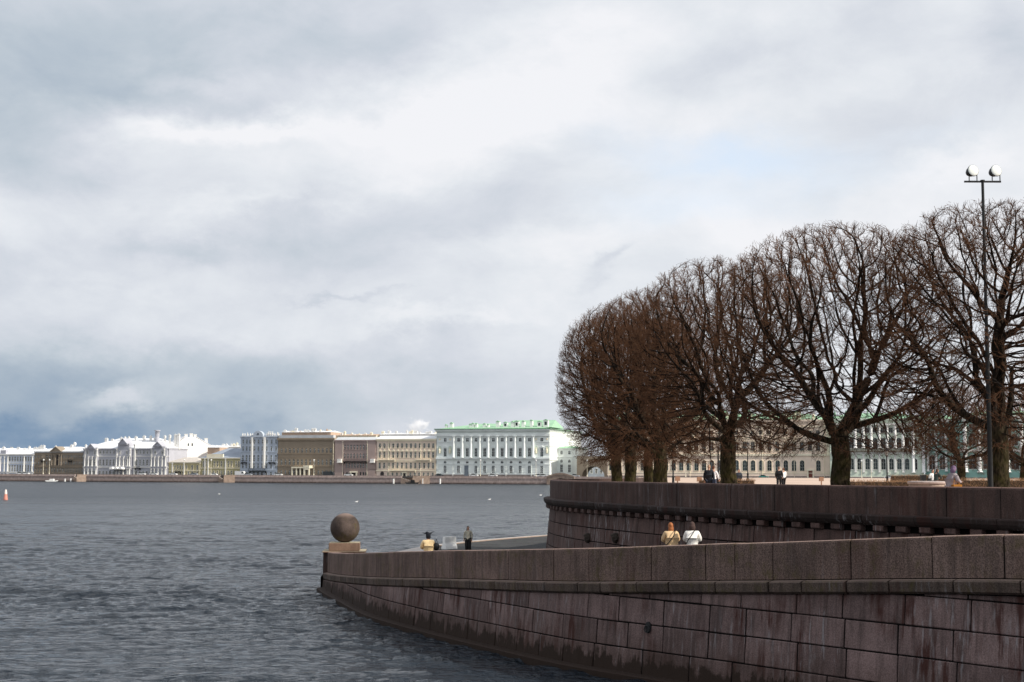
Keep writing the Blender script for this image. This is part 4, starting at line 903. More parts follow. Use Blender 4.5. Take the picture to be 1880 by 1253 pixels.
# courses
ch_ = .765
lev = [-.62 + ch_ * i for i in range(8)]
for ci in range(7):
    z0, z1 = lev[ci] + .014, lev[ci + 1] - .014
    q = random.uniform(-1.0, 0)
    while q < LW.L - .2:
        l = random.uniform(1.35, 2.2); e = min(q + l, LW.L); a = max(q, 0)
        if LW.L - e < .6: e = LW.L
        tp = lambda s_: min(z1, ptop(s_) - PH - .37)
        if tp(a) > z0 + .04 or tp(e) > z0 + .04:
            # cut where the sloping ledge swallows the course
            ee = e
            while tp(ee) <= z0 + .03 and ee > a + .1: ee -= .1
            if ee - a > .12:
                do = random.uniform(-.012, .016)
                block(LW, a, ee, lambda s_: [(-.3, z0), (off_l(z0) + do - .02, z0), (off_l(z0) + do, z0 + .025), (off_l(tp(s_)) + do, max(tp(s_) - .025, z0 + .026)), (off_l(tp(s_)) + do - .02, max(tp(s_), z0 + .03)), (-.3, max(tp(s_), z0 + .03))], 'stone', M_near, lwall, .034, .018)
        q = e
# footing shelf at the waterline
sweep(LW, 0, LW.L - .3, lambda q: [(.2, -1.2), (.58, -1.2), (.58, .14), (.53, .17), (.2, .19)], 'footing', M_near, lwall, .8)
# mooring niche with iron ring and old stains
qn = LW.L * .395
def on_wall(px, py):
    best = None
    for i in range(400):
        q = LW.L * i / 400; z = None
        a = LW.at(q); n = LW.nrm(q)
        X = a[0] + n[0] * .1; Y = a[1] + n[1] * .1
        r_ = ray(px, py); e = abs(r_.x / r_.y - X / Y)
        if best is None or e < best[0]: best = (e, q, CAM_Z + r_.z / r_.y * Y)
    return best[1], best[2]
qn, zn = on_wall(1194, 1152)
nn = LW.nrm(qn); P = Vector(LW.pt(qn, off_l(zn) + .02, zn)); ang = math.atan2(nn[0], -nn[1])
m = MB(); m.prism([(.12 * math.cos(R(a)), .17 * math.sin(R(a))) for a in range(0, 360, 30)], -.015, .06)
for i in range(16):
    a0, a1 = 2 * math.pi * i / 16, 2 * math.pi * (i + 1) / 16; m.tube((.10 * math.cos(a0), -.06, -.05 + .10 * math.sin(a0)), (.10 * math.cos(a1), -.06, -.05 + .10 * math.sin(a1)), .018, n=5)
o = m.obj('mooring_ring', M_darkmetal, None, P, (0, 0, -ang * 1)); tag(o, 'black iron mooring ring fixed on the lower wall stones', 'mooring ring'); o.rotation_euler = (0, 0, math.atan2(-nn[0], nn[1]) + math.pi)

# ---------------------------------------------------------------- upper terrace wall
ZP = 5.83
uwall = empty('terrace_wall', (0, 0, 0), 0, 'upper dark granite terrace wall with cornice blocks, curving away behind the ramp', 'wall')
def off_u(z): return 0.0 + .09 * (4.3 - z)
sweep(UW, 0, UW.L, lambda q: [(-.5, .6), (off_u(.6) - .022, .6), (off_u(4.3) - .022, 4.3), (-.02, 4.5), (-.02, ZP - .1), (-.44, ZP - .04)], 'wall_core', M_joint, uwall, .8)
q = 0.0; random.seed(5)
while q < UW.L - .3:
    l = random.uniform(2.1, 3.2); e = min(q + l, UW.L); e = UW.L if UW.L - e < 1 else e; do = random.uniform(-.01, .01); 
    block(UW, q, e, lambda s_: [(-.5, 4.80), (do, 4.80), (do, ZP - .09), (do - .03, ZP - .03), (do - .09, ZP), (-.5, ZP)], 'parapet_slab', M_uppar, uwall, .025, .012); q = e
q = 0.0
while q < UW.L - .3:
    l = random.uniform(1.6, 2.5); e = min(q + l, UW.L); e = UW.L if UW.L - e < 1 else e; do = random.uniform(-.01, .01)
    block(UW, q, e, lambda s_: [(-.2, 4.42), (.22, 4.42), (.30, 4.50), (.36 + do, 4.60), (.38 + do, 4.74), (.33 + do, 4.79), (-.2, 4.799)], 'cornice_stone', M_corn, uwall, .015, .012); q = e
q = .5
while q < UW.L - .5:
    block(UW, q, q + .46, lambda s_: [(-.1, 4.20), (.20, 4.20), (.24, 4.24), (.24, 4.41), (-.1, 4.415)], 'modillion', M_up, uwall, 0, .01); q += 1.02
ul = [4.19, 3.5, 2.83, 2.16, 1.49, .82]
for ci in range(5):
    z1, z0 = ul[ci] - .018, ul[ci + 1] + .018; q = random.uniform(-1, 0)
    if ci >= 3: qs = UW.L * .45
    while q < UW.L * .8:
        l = random.uniform(1.3, 2.1); e = min(q + l, UW.L); a = max(q, 0); do = random.uniform(-.012, .014)
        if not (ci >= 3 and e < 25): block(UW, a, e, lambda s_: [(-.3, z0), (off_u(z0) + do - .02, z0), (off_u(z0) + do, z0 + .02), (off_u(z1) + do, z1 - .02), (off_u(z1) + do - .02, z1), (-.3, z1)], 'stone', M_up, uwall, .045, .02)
        q = e
# moss-grown carved bosses low on the terrace wall
for px, lb in ((1085, 'left dark mossy carved boss on the terrace wall'), (1135, 'right dark mossy carved boss on the terrace wall')):
    best = min(((abs(UW.at(UW.L * i / 800)[0] / UW.at(UW.L * i / 800)[1] - ray(px, 990).x / ray(px, 990).y), UW.L * i / 800) for i in range(0, 420)), key=lambda t: t[0]); q = best[1]
    P = Vector(UW.pt(q, .16, 0)); P.z = at(px, 989, P.y).z; m = MB(); m.ell((0, 0, 0), .20, .2, .24, 10, 8); m.ell((0, .05, .15), .24, .2, .12, 10, 6); m.ell((-.12, -.12, .05), .07, .06, .07, 8, 6); m.ell((.12, -.12, .05), .07, .06, .07, 8, 6); m.ell((0, -.17, -.06), .08, .07, .06, 8, 6)
    tag(m.obj('stone_boss', mat('mossy_stone', (.040, .031, .025), .9, .4, 6, .5, 12), None, P), lb, 'carved boss', 'carved bosses on the terrace wall')

# ---------------------------------------------------------------- spit ground
def strip(name, A, B, mt, label):
    V = [tuple(p) for p in A] + [(p[0], p[1], a_[2]) for p, a_ in zip(B, A)]; n = len(A)
    me = me_from(name, V, [(i, i + 1, n + i + 1, n + i) for i in range(n - 1)], [mt]); return tag(link(name, me), label, kind='structure')
def cobble_mat(name, base):
    m = bpy.data.materials.new(name); m.use_nodes = True; nt = m.node_tree; L = nt.links.new
    p = nt.nodes['Principled BSDF']; p.inputs['Roughness'].default_value = .95; p.inputs['Specular IOR Level'].default_value = .1; g = nt.nodes.new('ShaderNodeNewGeometry')
    v = nt.nodes.new('ShaderNodeTexVoronoi'); v.inputs['Scale'].default_value = 6; L(g.outputs['Position'], v.inputs['Vector'])
    n = nt.nodes.new('ShaderNodeTexNoise'); n.inputs['Scale'].default_value = .5; n.inputs['Detail'].default_value = 6; L(g.outputs['Position'], n.inputs['Vector'])
    a = nt.nodes.new('ShaderNodeMapRange'); L(n.outputs[0], a.inputs['Value']); a.inputs['From Min'].default_value = .3; a.inputs['From Max'].default_value = .7; a.inputs['To Min'].default_value = .7; a.inputs['To Max'].default_value = 1.3
    s = nt.nodes.new('ShaderNodeVectorMath'); s.operation = 'SCALE'; s.inputs[0].default_value = base; L(a.outputs[0], s.inputs['Scale'])
    mx = nt.nodes.new('ShaderNodeMix'); mx.data_type = 'RGBA'; mx.inputs['Factor'].default_value = .05; L(s.outputs[0], mx.inputs['A']); L(v.outputs['Color'], mx.inputs['B'])
    hs = nt.nodes.new('ShaderNodeHueSaturation'); hs.inputs['Saturation'].default_value = .3; hs.inputs['Value'].default_value = .8; L(mx.outputs['Result'], hs.inputs['Color']); L(hs.outputs[0], p.inputs['Base Color'])
    b = nt.nodes.new('ShaderNodeBump'); b.inputs['Strength'].default_value = .8; b.inputs['Distance'].default_value = .03; b.invert = True; L(v.outputs['Distance'], b.inputs['Height']); L(b.outputs[0], p.inputs['Normal'])
    return m
M_cob = cobble_mat('cobbles', (.032, .036, .040))
A = []; B = []
nS = 40
for i in range(nS + 1):
    f = i / nS; q = LW.L * f; z = ptop(q) - PH; A.append(LW.pt(q, -.45, z)); 
    qu = (UW.L * .0) + (72.0 * f if True else 0); B.append(UW.pt(min(qu, UW.L), .3, z))
strip('ramp_paving', A, B, M_cob, 'cobbled ramp between the lower wall and the terrace wall')
pts = [(-8.9, 77.5), (-8.3, 86), (-7.7, 93), (-6.3, 101), (-4.3, 107), (-1.5, 113), (3.2, 121), (10, 129), (20, 136), (45, 150), (60, 60), (45, 25), (30, 20), (17, 28), (0, 51), (-5.5, 62.5), (-7.2, 68.5)]
m = MB(); m.prism_z(pts[::-1], -1.5, .93); tag(m.obj('spit_platform', M_cob), 'low cobbled platform at the tip of the spit', kind='structure')
# pink kerb slabs round the platform edge
KC = Curve([(-9.6, 78.5), (-8.4, 86), (-7.7, 93), (-6.3, 101), (-4.3, 107), (-1.5, 113), (3.2, 121), (10, 129)])
_n = KC.nrm(5)
if _n[0] > 0: KC.n *= -1
kr = empty('quay_kerb', (0, 0, 0), 0, 'pink granite kerb slabs edging the low tip of the spit', 'kerb')
q = 0
while q < KC.L - .3:
    e = min(q + random.uniform(1.6, 2.4), KC.L); w_in = -1.7 if q < 21 else -.45
    block(KC, q, e, lambda s_: [(w_in, .5), (.12, .5), (.12, .98), (.10, 1.0), (w_in, 1.0)], 'kerb_slab', M_pink, kr, .02, .01); q = e
# upper terrace ground, sandy
def gz(Y): return float(np.interp(Y, [0, 118, 160, 260], [4.86, 4.9, 5.36, 5.38]))
edge = []
q = 0
while q < UW.L: edge.append(UW.pt(q, -.3, 0)); q += 2.5
edge += [(12.6, 132, 0), (16, 170, 0), (20.8, 235, 0), (21.2, 240, 0)]
V = []; 
for (x, y_, _) in edge: V.append((x, y_, gz(y_))); V.append((x + 170, y_, gz(y_)))
Fq = [(2 * i, 2 * i + 1, 2 * i + 3, 2 * i + 2) for i in range(len(edge) - 1)]
g_ = link('terrace_ground', me_from('terrace_ground', V, Fq, [mat('pink_sand', (.50, .38, .30), .95, .18, .15, .4, 10)])); tag(g_, 'pale pink sandy square on top of the terrace', kind='structure')
m = MB(); lo = [(e[0], e[1]) for e in edge[-4:]]
for i in range(3):
    (xa, ya), (xb, yb) = lo[i], lo[i + 1]; m.add([(xa, ya, -1), (xb, yb, -1), (xb, yb, gz(yb) - .002), (xa, ya, gz(ya) - .002)], [(0, 1, 2, 3)])
m.add([(lo[-1][0], lo[-1][1], -1), (190, 240, -1), (190, 240, gz(240) - .002), (lo[-1][0], lo[-1][1], gz(240) - .002)], [(0, 1, 2, 3)])
tag(m.obj('terrace_side', M_far), 'granite side of the terrace toward the wide river', kind='structure')

# ---------------------------------------------------------------- stone ball on its pier
PX, PY = -8.98, 77.2
m = MB(); pr = empty('corner_pier', (PX, PY, 0), R(4), 'square granite pier ending the lower wall under the stone ball', 'pier')
m.box(-1.08, 1.1, -.75, 1.3, -1.2, 1.98); m.obj('pier_block', M_uppar, pr)
m = MB(); m.box(-1.12, 1.16, -1.0, 1.36, 1.985, 2.04); m.obj('pier_cap', M_ped, pr)
m = MB(); m.box(-1.2, -1.09, -.7, 1.2, .0, .7); m.obj('fender', M_joint, pr)
m = MB(); m.box(-1.1, -.6, -.775, -.752, -1, .75); m.obj('algae_skirt', M_joint, pr)
m = MB(); m.box(-.81, .81, -.81, .81, 0, .43); me = m.mesh('pedestal', [M_ped]); bm = bmesh.new(); bm.from_mesh(me); bmesh.ops.bevel(bm, geom=list(bm.edges), offset=.02, segments=2, affect='EDGES'); bm.to_mesh(me); bm.free()
bl = empty('stone_ball', (PX + .02, PY, 2.045), R(4), 'big brown granite ball on a low square pedestal at the wall end', 'stone ball'); link('pedestal', me, bl)
m = MB(); m.ell((0, 0, 0), .785, .785, .785, 48, 32); m.obj('ball', M_ball, bl, (0, 0, .43 + .77))

# ---------------------------------------------------------------- white barrier on the quay
P = at(825, 1000, 98); wb = empty('road_barrier', (P.x, 98.0, 1.0), R(42), 'white plastic water-filled barrier block standing on the spit edge', 'barrier')
m = MB(); m.prism([(-.30, 0), (.30, 0), (.26, .18), (.15, .45), (.12, .86), (-.12, .86), (-.15, .45), (-.26, .18)], -.5, .5); me = m.mesh('barrier_body', [mat('white_plastic', (.82, .82, .80), .4, .04, 3)])
bm = bmesh.new(); bm.from_mesh(me); bmesh.ops.bevel(bm, geom=list(bm.edges), offset=.03, segments=2, affect='EDGES'); bm.to_mesh(me); bm.free(); o = link('barrier_body', me, wb, (0, 0, 0), (0, 0, R(90)))
m = MB(); m.box(.10, .32, -.17, .17, .3, .42); m.box(-.45, -.41, -.16, .16, .46, .84); m.obj('fill_cap', M_white, wb)
# low bits of litter-like bollard behind it
P = at(845, 993, 105)

# ---------------------------------------------------------------- trees
def space_tree(seed, R0=4.6, z0=3.0, H=12.2, trunk_h=3.6, r_trunk=.33, natt=2600, upright=0.0, flat=0.6, nlimb=6, leader=False):
    rng = np.random.RandomState(seed); step = .215
    # attraction points, dome shape clipped flat at top
    A = []
    while len(A) < natt:
        p = rng.uniform(-1, 1, (4000, 3)); r = np.sqrt(p[:, 0] ** 2 + p[:, 1] ** 2); zt = (p[:, 2] + 1) / 2
        # radius as function of height: widens quickly then holds, rounds off on top
        prof = np.where(zt < .42, .62 + .38 * np.sin(zt / .42 * np.pi / 2), np.sqrt(np.clip(1 - ((zt - .42) / .60) ** 3.2, 0, 1)))
        k = (r < prof) & (r > .05); rel = r / np.maximum(prof, .01); edge_ = np.maximum(rel, (zt - .25) / .75)
        k &= rng.rand(len(r)) < (.12 + .88 * edge_ ** 2.2)
        q = p[k]; A += [(a[0] * R0, a[1] * R0, z0 + (a[2] + 1) / 2 * (H - z0)) for a in q]
    A = np.array(A[:natt])
    P = [np.array([0, 0, 0.])]; par = [-1]
    def chain(start, pts_):
        cur = start
        for p in pts_:
            P.append(np.array(p)); par.append(cur); cur = len(P) - 1
        return cur
    nT = int(trunk_h / .3); wob = rng.normal(0, .04, (nT, 2)).cumsum(0) * .5
    tr = chain(0, [(wob[i, 0], wob[i, 1], .3 * (i + 1)) for i in range(nT)])
    base = P[tr].copy(); tips = []
    ph0 = rng.rand() * 6.28
    for i in range(nlimb):
        ph = ph0 + 2 * np.pi * i / nlimb + rng.normal(0, .3); tilt = R(rng.uniform(50, 78)) if i % 2 else R(rng.uniform(14, 42))
        if upright: tilt *= (1 - upright)
        st = tr - (rng.randint(0, 3)); d = np.array([np.cos(ph) * np.sin(tilt), np.sin(ph) * np.sin(tilt), np.cos(tilt)]); p = P[st].copy(); L = []
        bend = rng.normal(0, .06, 3)
        for s_ in range(rng.randint(9, 14)):
            d = d + bend + rng.normal(0, .10, 3) + np.array([0, 0, .06]); d /= np.linalg.norm(d); p = p + d * .28; L.append(p.copy())
            if rng.rand() < .25: bend = rng.normal(0, .08, 3)
        e0 = len(P); chain(st, L)
        for fk in range(2):      # forks of the limb
            j = e0 + rng.randint(2, 6) + fk * 2; p = P[j].copy(); dd_ = P[j] - P[j - 1]; dd_ /= np.linalg.norm(dd_); dv = np.cross(dd_, rng.normal(0, 1, 3)); dv /= np.linalg.norm(dv)
            g = dd_ * .75 + dv * .62 + np.array([0, 0, .18]); L2 = []
            for s_ in range(rng.randint(5, 9)): g = g + rng.normal(0, .13, 3) + np.array([0, 0, .07]); g /= np.linalg.norm(g); p = p + g * .27; L2.append(p.copy())
            chain(j, L2)
    if leader:
        d = np.array([0, 0, 1.]); p = base.copy(); L = []
        for s_ in range(14): d = d + rng.normal(0, .05, 3); d /= np.linalg.norm(d); p = p + d * .28; L.append(p.copy())
        chain(tr, L)
    P = list(P); n0 = len(P); PA = np.array(P); D = np.full(len(A), 1e9); NI = np.zeros(len(A), int)
    def upd(start, Pn):
        d = np.linalg.norm(A[:, None, :] - Pn[None], axis=2); j = d.argmin(1); dm = d[np.arange(len(A)), j]; m_ = dm < D - 1e-6; D[m_] = dm[m_]; NI[m_] = j[m_] + start
    upd(0, PA); alive = np.ones(len(A), bool); bornd = {}
    kids = np.zeros(60000, int)
    for it in range(90):
        act = alive & (D < 3.2)
        if not act.any(): break
        v = A[act] - PA[NI[act]]; v /= np.linalg.norm(v, axis=1)[:, None] + 1e-9; u, inv = np.unique(NI[act], return_inverse=True)
        S = np.zeros((len(u), 3)); np.add.at(S, inv, v); nrm = np.linalg.norm(S, axis=1); ok = nrm > .3; u = u[ok]; S = S[ok] / nrm[ok][:, None]
        pd = PA[u] - PA[np.maximum(np.array(par)[u], 0)]; pdn = np.linalg.norm(pd, axis=1)[:, None]; pd = np.where(pdn > 0, pd / np.maximum(pdn, 1e-6), 0)
        nd = S + .35 * pd + rng.normal(0, .22, S.shape) + np.array([0, 0, .05]); nd /= np.linalg.norm(nd, axis=1)[:, None]; N = PA[u] + nd * step
        dd = np.full(len(N), 9.)
        dd = np.sqrt(np.maximum((N ** 2).sum(1)[:, None] + (PA ** 2).sum(1)[None] - 2 * N @ PA.T, 0)).min(1); kk = (dd > .15) & (kids[u] < 3); N = N[kk]; u = u[kk]
        if len(N) == 0: break
        s0 = len(PA); PA = np.vstack([PA, N]); par += list(u); np.add.at(kids, u, 1); upd(s0, N); alive &= D > .31
    par = np.array(par); n = len(PA); cnt = np.zeros(n); child = np.zeros(n, int)
    np.add.at(child, par[1:], 1)
    tipsN = child == 0; acc_ = np.zeros(n); ex = 2.15
    rt = .0092
    acc_[tipsN] = rt ** ex
    for i in range(n - 1, 0, -1):
        acc_[i] += (.0022 ** ex); acc_[par[i]] += acc_[i]
    rad = acc_ ** (1 / ex)
    # stretch thick end to match wanted trunk radius, keep tips
    ll = np.log(rad / rt) / np.log(rad[1] / rt); rad = rt * (r_trunk / rt) ** (np.clip(ll, 0, 1.2) ** .86)
    z = PA[:, 2]; tk = np.arange(n) <= nT; rad[tk] = r_trunk * (1 + .35 * np.exp(-z[tk] / .35)) * (1.12 - .12 * np.clip(z[tk] / trunk_h, 0, 1))
    # main child
    main = np.full(n, -1); 
    for i in range(1, n):
        p = par[i]
        if main[p] < 0 or rad[i] > rad[main[p]]: main[p] = i
    # smooth a little (Laplacian along chains) to avoid zigzag
    for _ in range(2):
        Q = PA.copy(); has = (main >= 0); ii = np.where(has)[0]; ii = ii[ii > nT]; Q[ii] = .5 * PA[ii] + .25 * (PA[par[ii]] + PA[main[ii]]); PA = Q
    # twigs: fine, two segments, mostly outward/upward, in the outer shell and along thin branches
    thin = np.where((rad < .026) & (np.arange(n) > nT))[0]; T0 = []; T1 = []; T2 = []; TR = []
    cen = np.array([0, 0, z0 + .36 * (H - z0)])
    for rep in range(4):
        rr_ = np.linalg.norm((PA[thin] - cen) / np.array([R0, R0, (H - z0) * .62]), axis=1); sel = thin[rng.rand(len(thin)) < np.clip((1.0 if rep < 2 else .7) * (rr_ - .15) * 1.5, 0.1, .95)]
        b0 = PA[sel]; bd = PA[sel] - PA[par[sel]]; bd /= np.linalg.norm(bd, axis=1)[:, None] + 1e-9
        out = b0 - cen; out /= np.linalg.norm(out, axis=1)[:, None]; d = bd * .55 + out * .55 + rng.normal(0, .42, b0.shape) + np.array([0, 0, .15]); d /= np.linalg.norm(d, axis=1)[:, None]
        l = rng.uniform(.22, .55, len(sel))[:, None]; m1 = b0 + d * l * .5; d2 = d + rng.normal(0, .28, d.shape) + np.array([0, 0, .15]); d2 /= np.linalg.norm(d2, axis=1)[:, None]
        T0.append(b0); T1.append(m1); T2.append(m1 + d2 * l * .55)
        T0.append(m1); d3 = d + rng.normal(0, .6, d.shape); d3 /= np.linalg.norm(d3, axis=1)[:, None]; T1.append(m1 + d3 * l * .25); T2.append(m1 + d3 * l * .25 + (d3 + np.array([0, 0, .2])) * l * .22)
    T0, T1, T2 = map(np.vstack, (T0, T1, T2))
    # shears: keep twigs inside the clipped outline, a little ragged
    zt = np.clip((T2[:, 2] - z0) / (H - z0), -1, 2); pr_ = np.where(zt < .42, .62 + .38 * np.sin(np.clip(zt, 0, .42) / .42 * np.pi / 2), np.sqrt(np.clip(1 - (np.maximum(zt - .42, 0) / .60) ** 3.2, 0, 1)))
    rk = np.hypot(T2[:, 0], T2[:, 1]) / R0; lim = pr_ + rng.uniform(0, .055, len(rk)); ok = (rk < lim) & (T2[:, 2] < H + rng.uniform(0, .25, len(rk))) | (zt < 0.02); T0, T1, T2 = T0[ok], T1[ok], T2[ok]
    return PA, par, rad, main, nT, (T0, T1, T2)
def frames(d):
    d = d / (np.linalg.norm(d, axis=1)[:, None] + 1e-9); ref = np.where(np.abs(d[:, 2:3]) > .9, np.array([[1., 0, 0]]), np.array([[0, 0, 1.]])); a = np.cross(d, ref); a /= np.linalg.norm(a, axis=1)[:, None]; return a, np.cross(d, a)
def tubes(P0, P1, R0_, R1_, D0, D1, k):
    a0, b0 = frames(D0); a1, b1 = frames(D1); th = np.arange(k) * 2 * np.pi / k; c, s = np.cos(th)[None, :, None], np.sin(th)[None, :, None]
    A0 = P0[:, None] + R0_[:, None, None] * (a0[:, None] * c + b0[:, None] * s); A1 = P1[:, None] + R1_[:, None, None] * (a1[:, None] * c + b1[:, None] * s)
    V = np.concatenate([A0, A1], 1).reshape(-1, 3); n = len(P0); base = (np.arange(n) * 2 * k)[:, None]; i = np.arange(k); j = (i + 1) % k
    F = np.stack([base + i, base + j, base + j + k, base + i + k], -1).reshape(-1, 4); return V, F
def tree_meshes(seed, **kw):
    PA, par, rad, main, nT, (T0, T1, T2) = space_tree(seed, **kw); n = len(PA); ix = np.arange(1, n); p = par[ix]; d = PA[ix] - PA[p]
    gp = par[p]; dp = np.where((gp >= 0)[:, None], PA[p] - PA[np.maximum(gp, 0)], d); ismain = main[p] == ix
    r0 = np.where(ismain, rad[p], rad[ix] * 1.15); D0 = np.where(ismain[:, None], dp, d); bad = np.linalg.norm(D0, axis=1) < 1e-6; D0[bad] = d[bad]
    trunk_sel = (ix <= nT + 0) | (rad[ix] > .085)
    def build(sel_list, name, mats, mi):
        Vs, Fs, Ms, off = [], [], [], 0
        for (sel, k), mm in zip(sel_list, mi):
            if sel.sum() == 0: continue
            V, F_ = tubes(PA[p[sel]], PA[ix[sel]], r0[sel], rad[ix[sel]], D0[sel], d[sel], k); Vs.append(V); Fs.append(F_ + off); Ms.append(np.full(len(F_), mm)); off += len(V)
        return Vs, Fs, Ms, off
    Vs, Fs, Ms, off = build([(trunk_sel & (rad[ix] > .15), 12), (trunk_sel & (rad[ix] <= .15), 8)], 't', None, [0, 0])
    tm = np_mesh('trunk', np.vstack(Vs), np.vstack(Fs), [M_bark])
    rr = rad[ix]; ns = ~trunk_sel
    Vs, Fs, Ms, off = build([(ns & (rr > .03), 6), (ns & (rr <= .03) & (rr > .016), 4), (ns & (rr <= .016), 3)], 'c', None, [0, 0, 1])
    kk = len(T0); RT = np.full(kk, .0070)
    V, F_ = tubes(T0, T1, RT, RT * .8, T1 - T0, T1 - T0, 3); Vs.append(V); Fs.append(F_ + off); Ms.append(np.full(len(F_), 1)); off += len(V)
    V, F_ = tubes(T1, T2, RT * .8, RT * .45, T2 - T1, T2 - T1, 3); Vs.append(V); Fs.append(F_ + off); Ms.append(np.full(len(F_), 1)); off += len(V)
    cm = np_mesh('crown', np.vstack(Vs), np.vstack(Fs), [M_branch, M_twig], np.concatenate(Ms)); print('tree', seed, n, kk, len(cm.polygons)); return tm, cm
TV = [tree_meshes(12, R0=4.7, z0=2.2, H=12.0, trunk_h=3.3, nlimb=8, natt=7500),
      tree_meshes(31, R0=4.5, z0=2.4, H=11.9, trunk_h=3.6, upright=.35, nlimb=8, natt=6500, leader=True),
      tree_meshes(57, R0=4.4, z0=2.4, H=12.0, trunk_h=3.5, nlimb=8, natt=6800),
      tree_meshes(73, R0=4.0, z0=1.9, H=11.9, trunk_h=3.0, nlimb=8, natt=6200)]
trees = [  # px of the trunk, distance, variant, rotation, scale xy, scale z, label
    (1543, 57.5, 0, 0.4, 1.10, .955, 'big bare lime tree with a wide forked crown standing left of the lamp mast'),
    (1834, 53.0, 1, 1.2, 1.10, .97, 'bare lime tree with steep upright limbs at the right edge beside the floodlight mast'),
    (1337, 66.5, 2, 2.6, 1.06, .955, 'bare lime tree with mossy trunk between the two strolling couples'),
    (1212, 78.0, 3, 0.8, 1.10, .97, 'bare lime tree with a thick mossy trunk, fourth from the right'),
    (1157, 84.0, 2, 4.4, .98, .96, 'bare lime tree with leaning mossy trunk, second from the left end'),
    (1192, 93.0, 0, 3.3, .95, .96, 'bare lime tree half hidden behind the thick mossy trunk'),
    (1133, 91.0, 3, 5.2, .97, .98, 'outermost left lime tree of the clipped row with straight mossy trunk'),
    (1766, 118.0, 2, 1.1, 1.0, .74, 'smaller bare tree farther back behind the woman with the orange bag'),
    (1880, 128.0, 3, 2.1, 1.1, .78, 'small distant bare tree at the right edge behind the big trunk'),
]
for (px, Y, v, rz, sxy, sz, lb) in trees:
    P = at(px, 888, Y); z = gz(Y) - .03
    r = empty('lime_tree', (P.x, Y, z), rz, lb, 'tree', 'clipped bare lime trees on the terrace' if Y < 100 else 'small trees at the back of the terrace'); r.scale = (sxy, sxy, sz)
    link('trunk', TV[v][0], r); link('crown', TV[v][1], r)

# ---------------------------------------------------------------- hedges
def hedge(px0, px1, Y, h, d, label, n_tw=5200, seed=1):
    P0, P1 = at(px0, 880, Y), at(px1, 880, Y); L = P1.x - P0.x; rng = np.random.RandomState(seed); r = empty('hedge', (P0.x, Y, gz(Y)), 0, label, 'hedge', 'clipped bare hedges on the terrace')
    n = int(n_tw * L / 5 * h); b0 = np.stack([rng.rand(n) * L, rng.rand(n) * d, rng.rand(n) * h * .85], 1); dr = rng.normal(0, .5, (n, 3)) + np.array([0, 0, .5]); dr /= np.linalg.norm(dr, axis=1)[:, None]; l = rng.uniform(.1, .28, n)[:, None]
    e = b0 + dr * l; e[:, 2] = np.minimum(e[:, 2], h + rng.rand(n) * .04)
    V, F_ = tubes(b0, e, np.full(n, .007), np.full(n, .004), dr, dr, 3)
    o = link('twigs', np_mesh('twigs', V, F_, [M_hedge]), r); o['kind'] = 'stuff'
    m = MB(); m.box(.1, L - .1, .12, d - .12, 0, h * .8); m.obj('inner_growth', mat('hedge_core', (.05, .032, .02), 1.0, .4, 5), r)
M_hedge = mat('hedge_twigs', (.30, .17, .09), .9, .35, 1.5)
hedge(1345, 1387, 104, 1.0, 1.2, 'short clipped brown hedge right of the mossy trunk', seed=2)
hedge(1285, 1328, 110, .95, 1.2, 'short clipped brown hedge left of the mossy trunk', seed=3)
hedge(1562, 1692, 100, .95, 1.4, 'long clipped brown hedge right of the big lime tree', seed=4)
hedge(1752, 1990, 92, 1.15, 1.4, 'tall brown hedge at the right edge behind the woman', seed=5)
hedge(1640, 1745, 150, .9, 1.5, 'distant reddish hedge behind the planter', 3600, seed=6)

# ---------------------------------------------------------------- mast and lamps
Y = 50.5; P = at(1819, 889, Y); r = empty('floodlight_mast', (P.x, Y, gz(Y)), 0, 'tall dark mast with two round floodlights on a crossbar', 'floodlight mast')
topz = at(1808, 334, Y).z - gz(Y)
m = MB(); m.tube((0, 0, 0), (0, 0, topz * .55), .085, .072, 12); m.tube((0, 0, topz * .55), (0, 0, topz), .058, .05, 12); m.tube((0, 0, 0), (0, 0, .4), .2, .14, 12); m.tube((0, 0, topz), (0, 0, topz + .06), .08, n=12); m.obj('pole', M_darkmetal, r)
m = MB(); m.box(-.66, .66, -.03, .03, topz - .03, topz + .03); m.obj('crossbar', M_darkmetal, r)
fd = bpy.data.materials.new('floodlight_glass'); fd.use_nodes = True; pb = fd.node_tree.nodes['Principled BSDF']; pb.inputs['Base Color'].default_value = (.85, .88, .84, 1); pb.inputs['Roughness'].default_value = .15
for sx_ in (-.34, .49):
    h = empty('x', (0, 0, 0), 0, None, None) if False else None
    m = MB(); m.lathe([(.04, -.30), (.12, -.29), (.17, -.18), (.19, -.05), (.215, 0), (.215, .03), (.19, .035)], n=20)
    o = m.obj('lamp_housing', M_darkmetal, r, (sx_, 0, topz + .40)); o.rotation_euler = (R(84), 0, R(13))
    m = MB(); m.lathe([(.0, .07), (.12, .06), (.19, .042), (.205, .028), (.205, .0)], n=24); g2 = m.obj('lamp_glass', fd, o, (0, 0, .005))
    m = MB(); m.tube((-.14, 0, 0), (-.14, 0, .32), .018, n=6); m.tube((.14, 0, 0), (.14, 0, .32), .018, n=6); m.tube((-.14, 0, 0.02), (.14, 0, 0.02), .018, n=6); m.obj('bracket', M_darkmetal, r, (sx_, 0, topz))
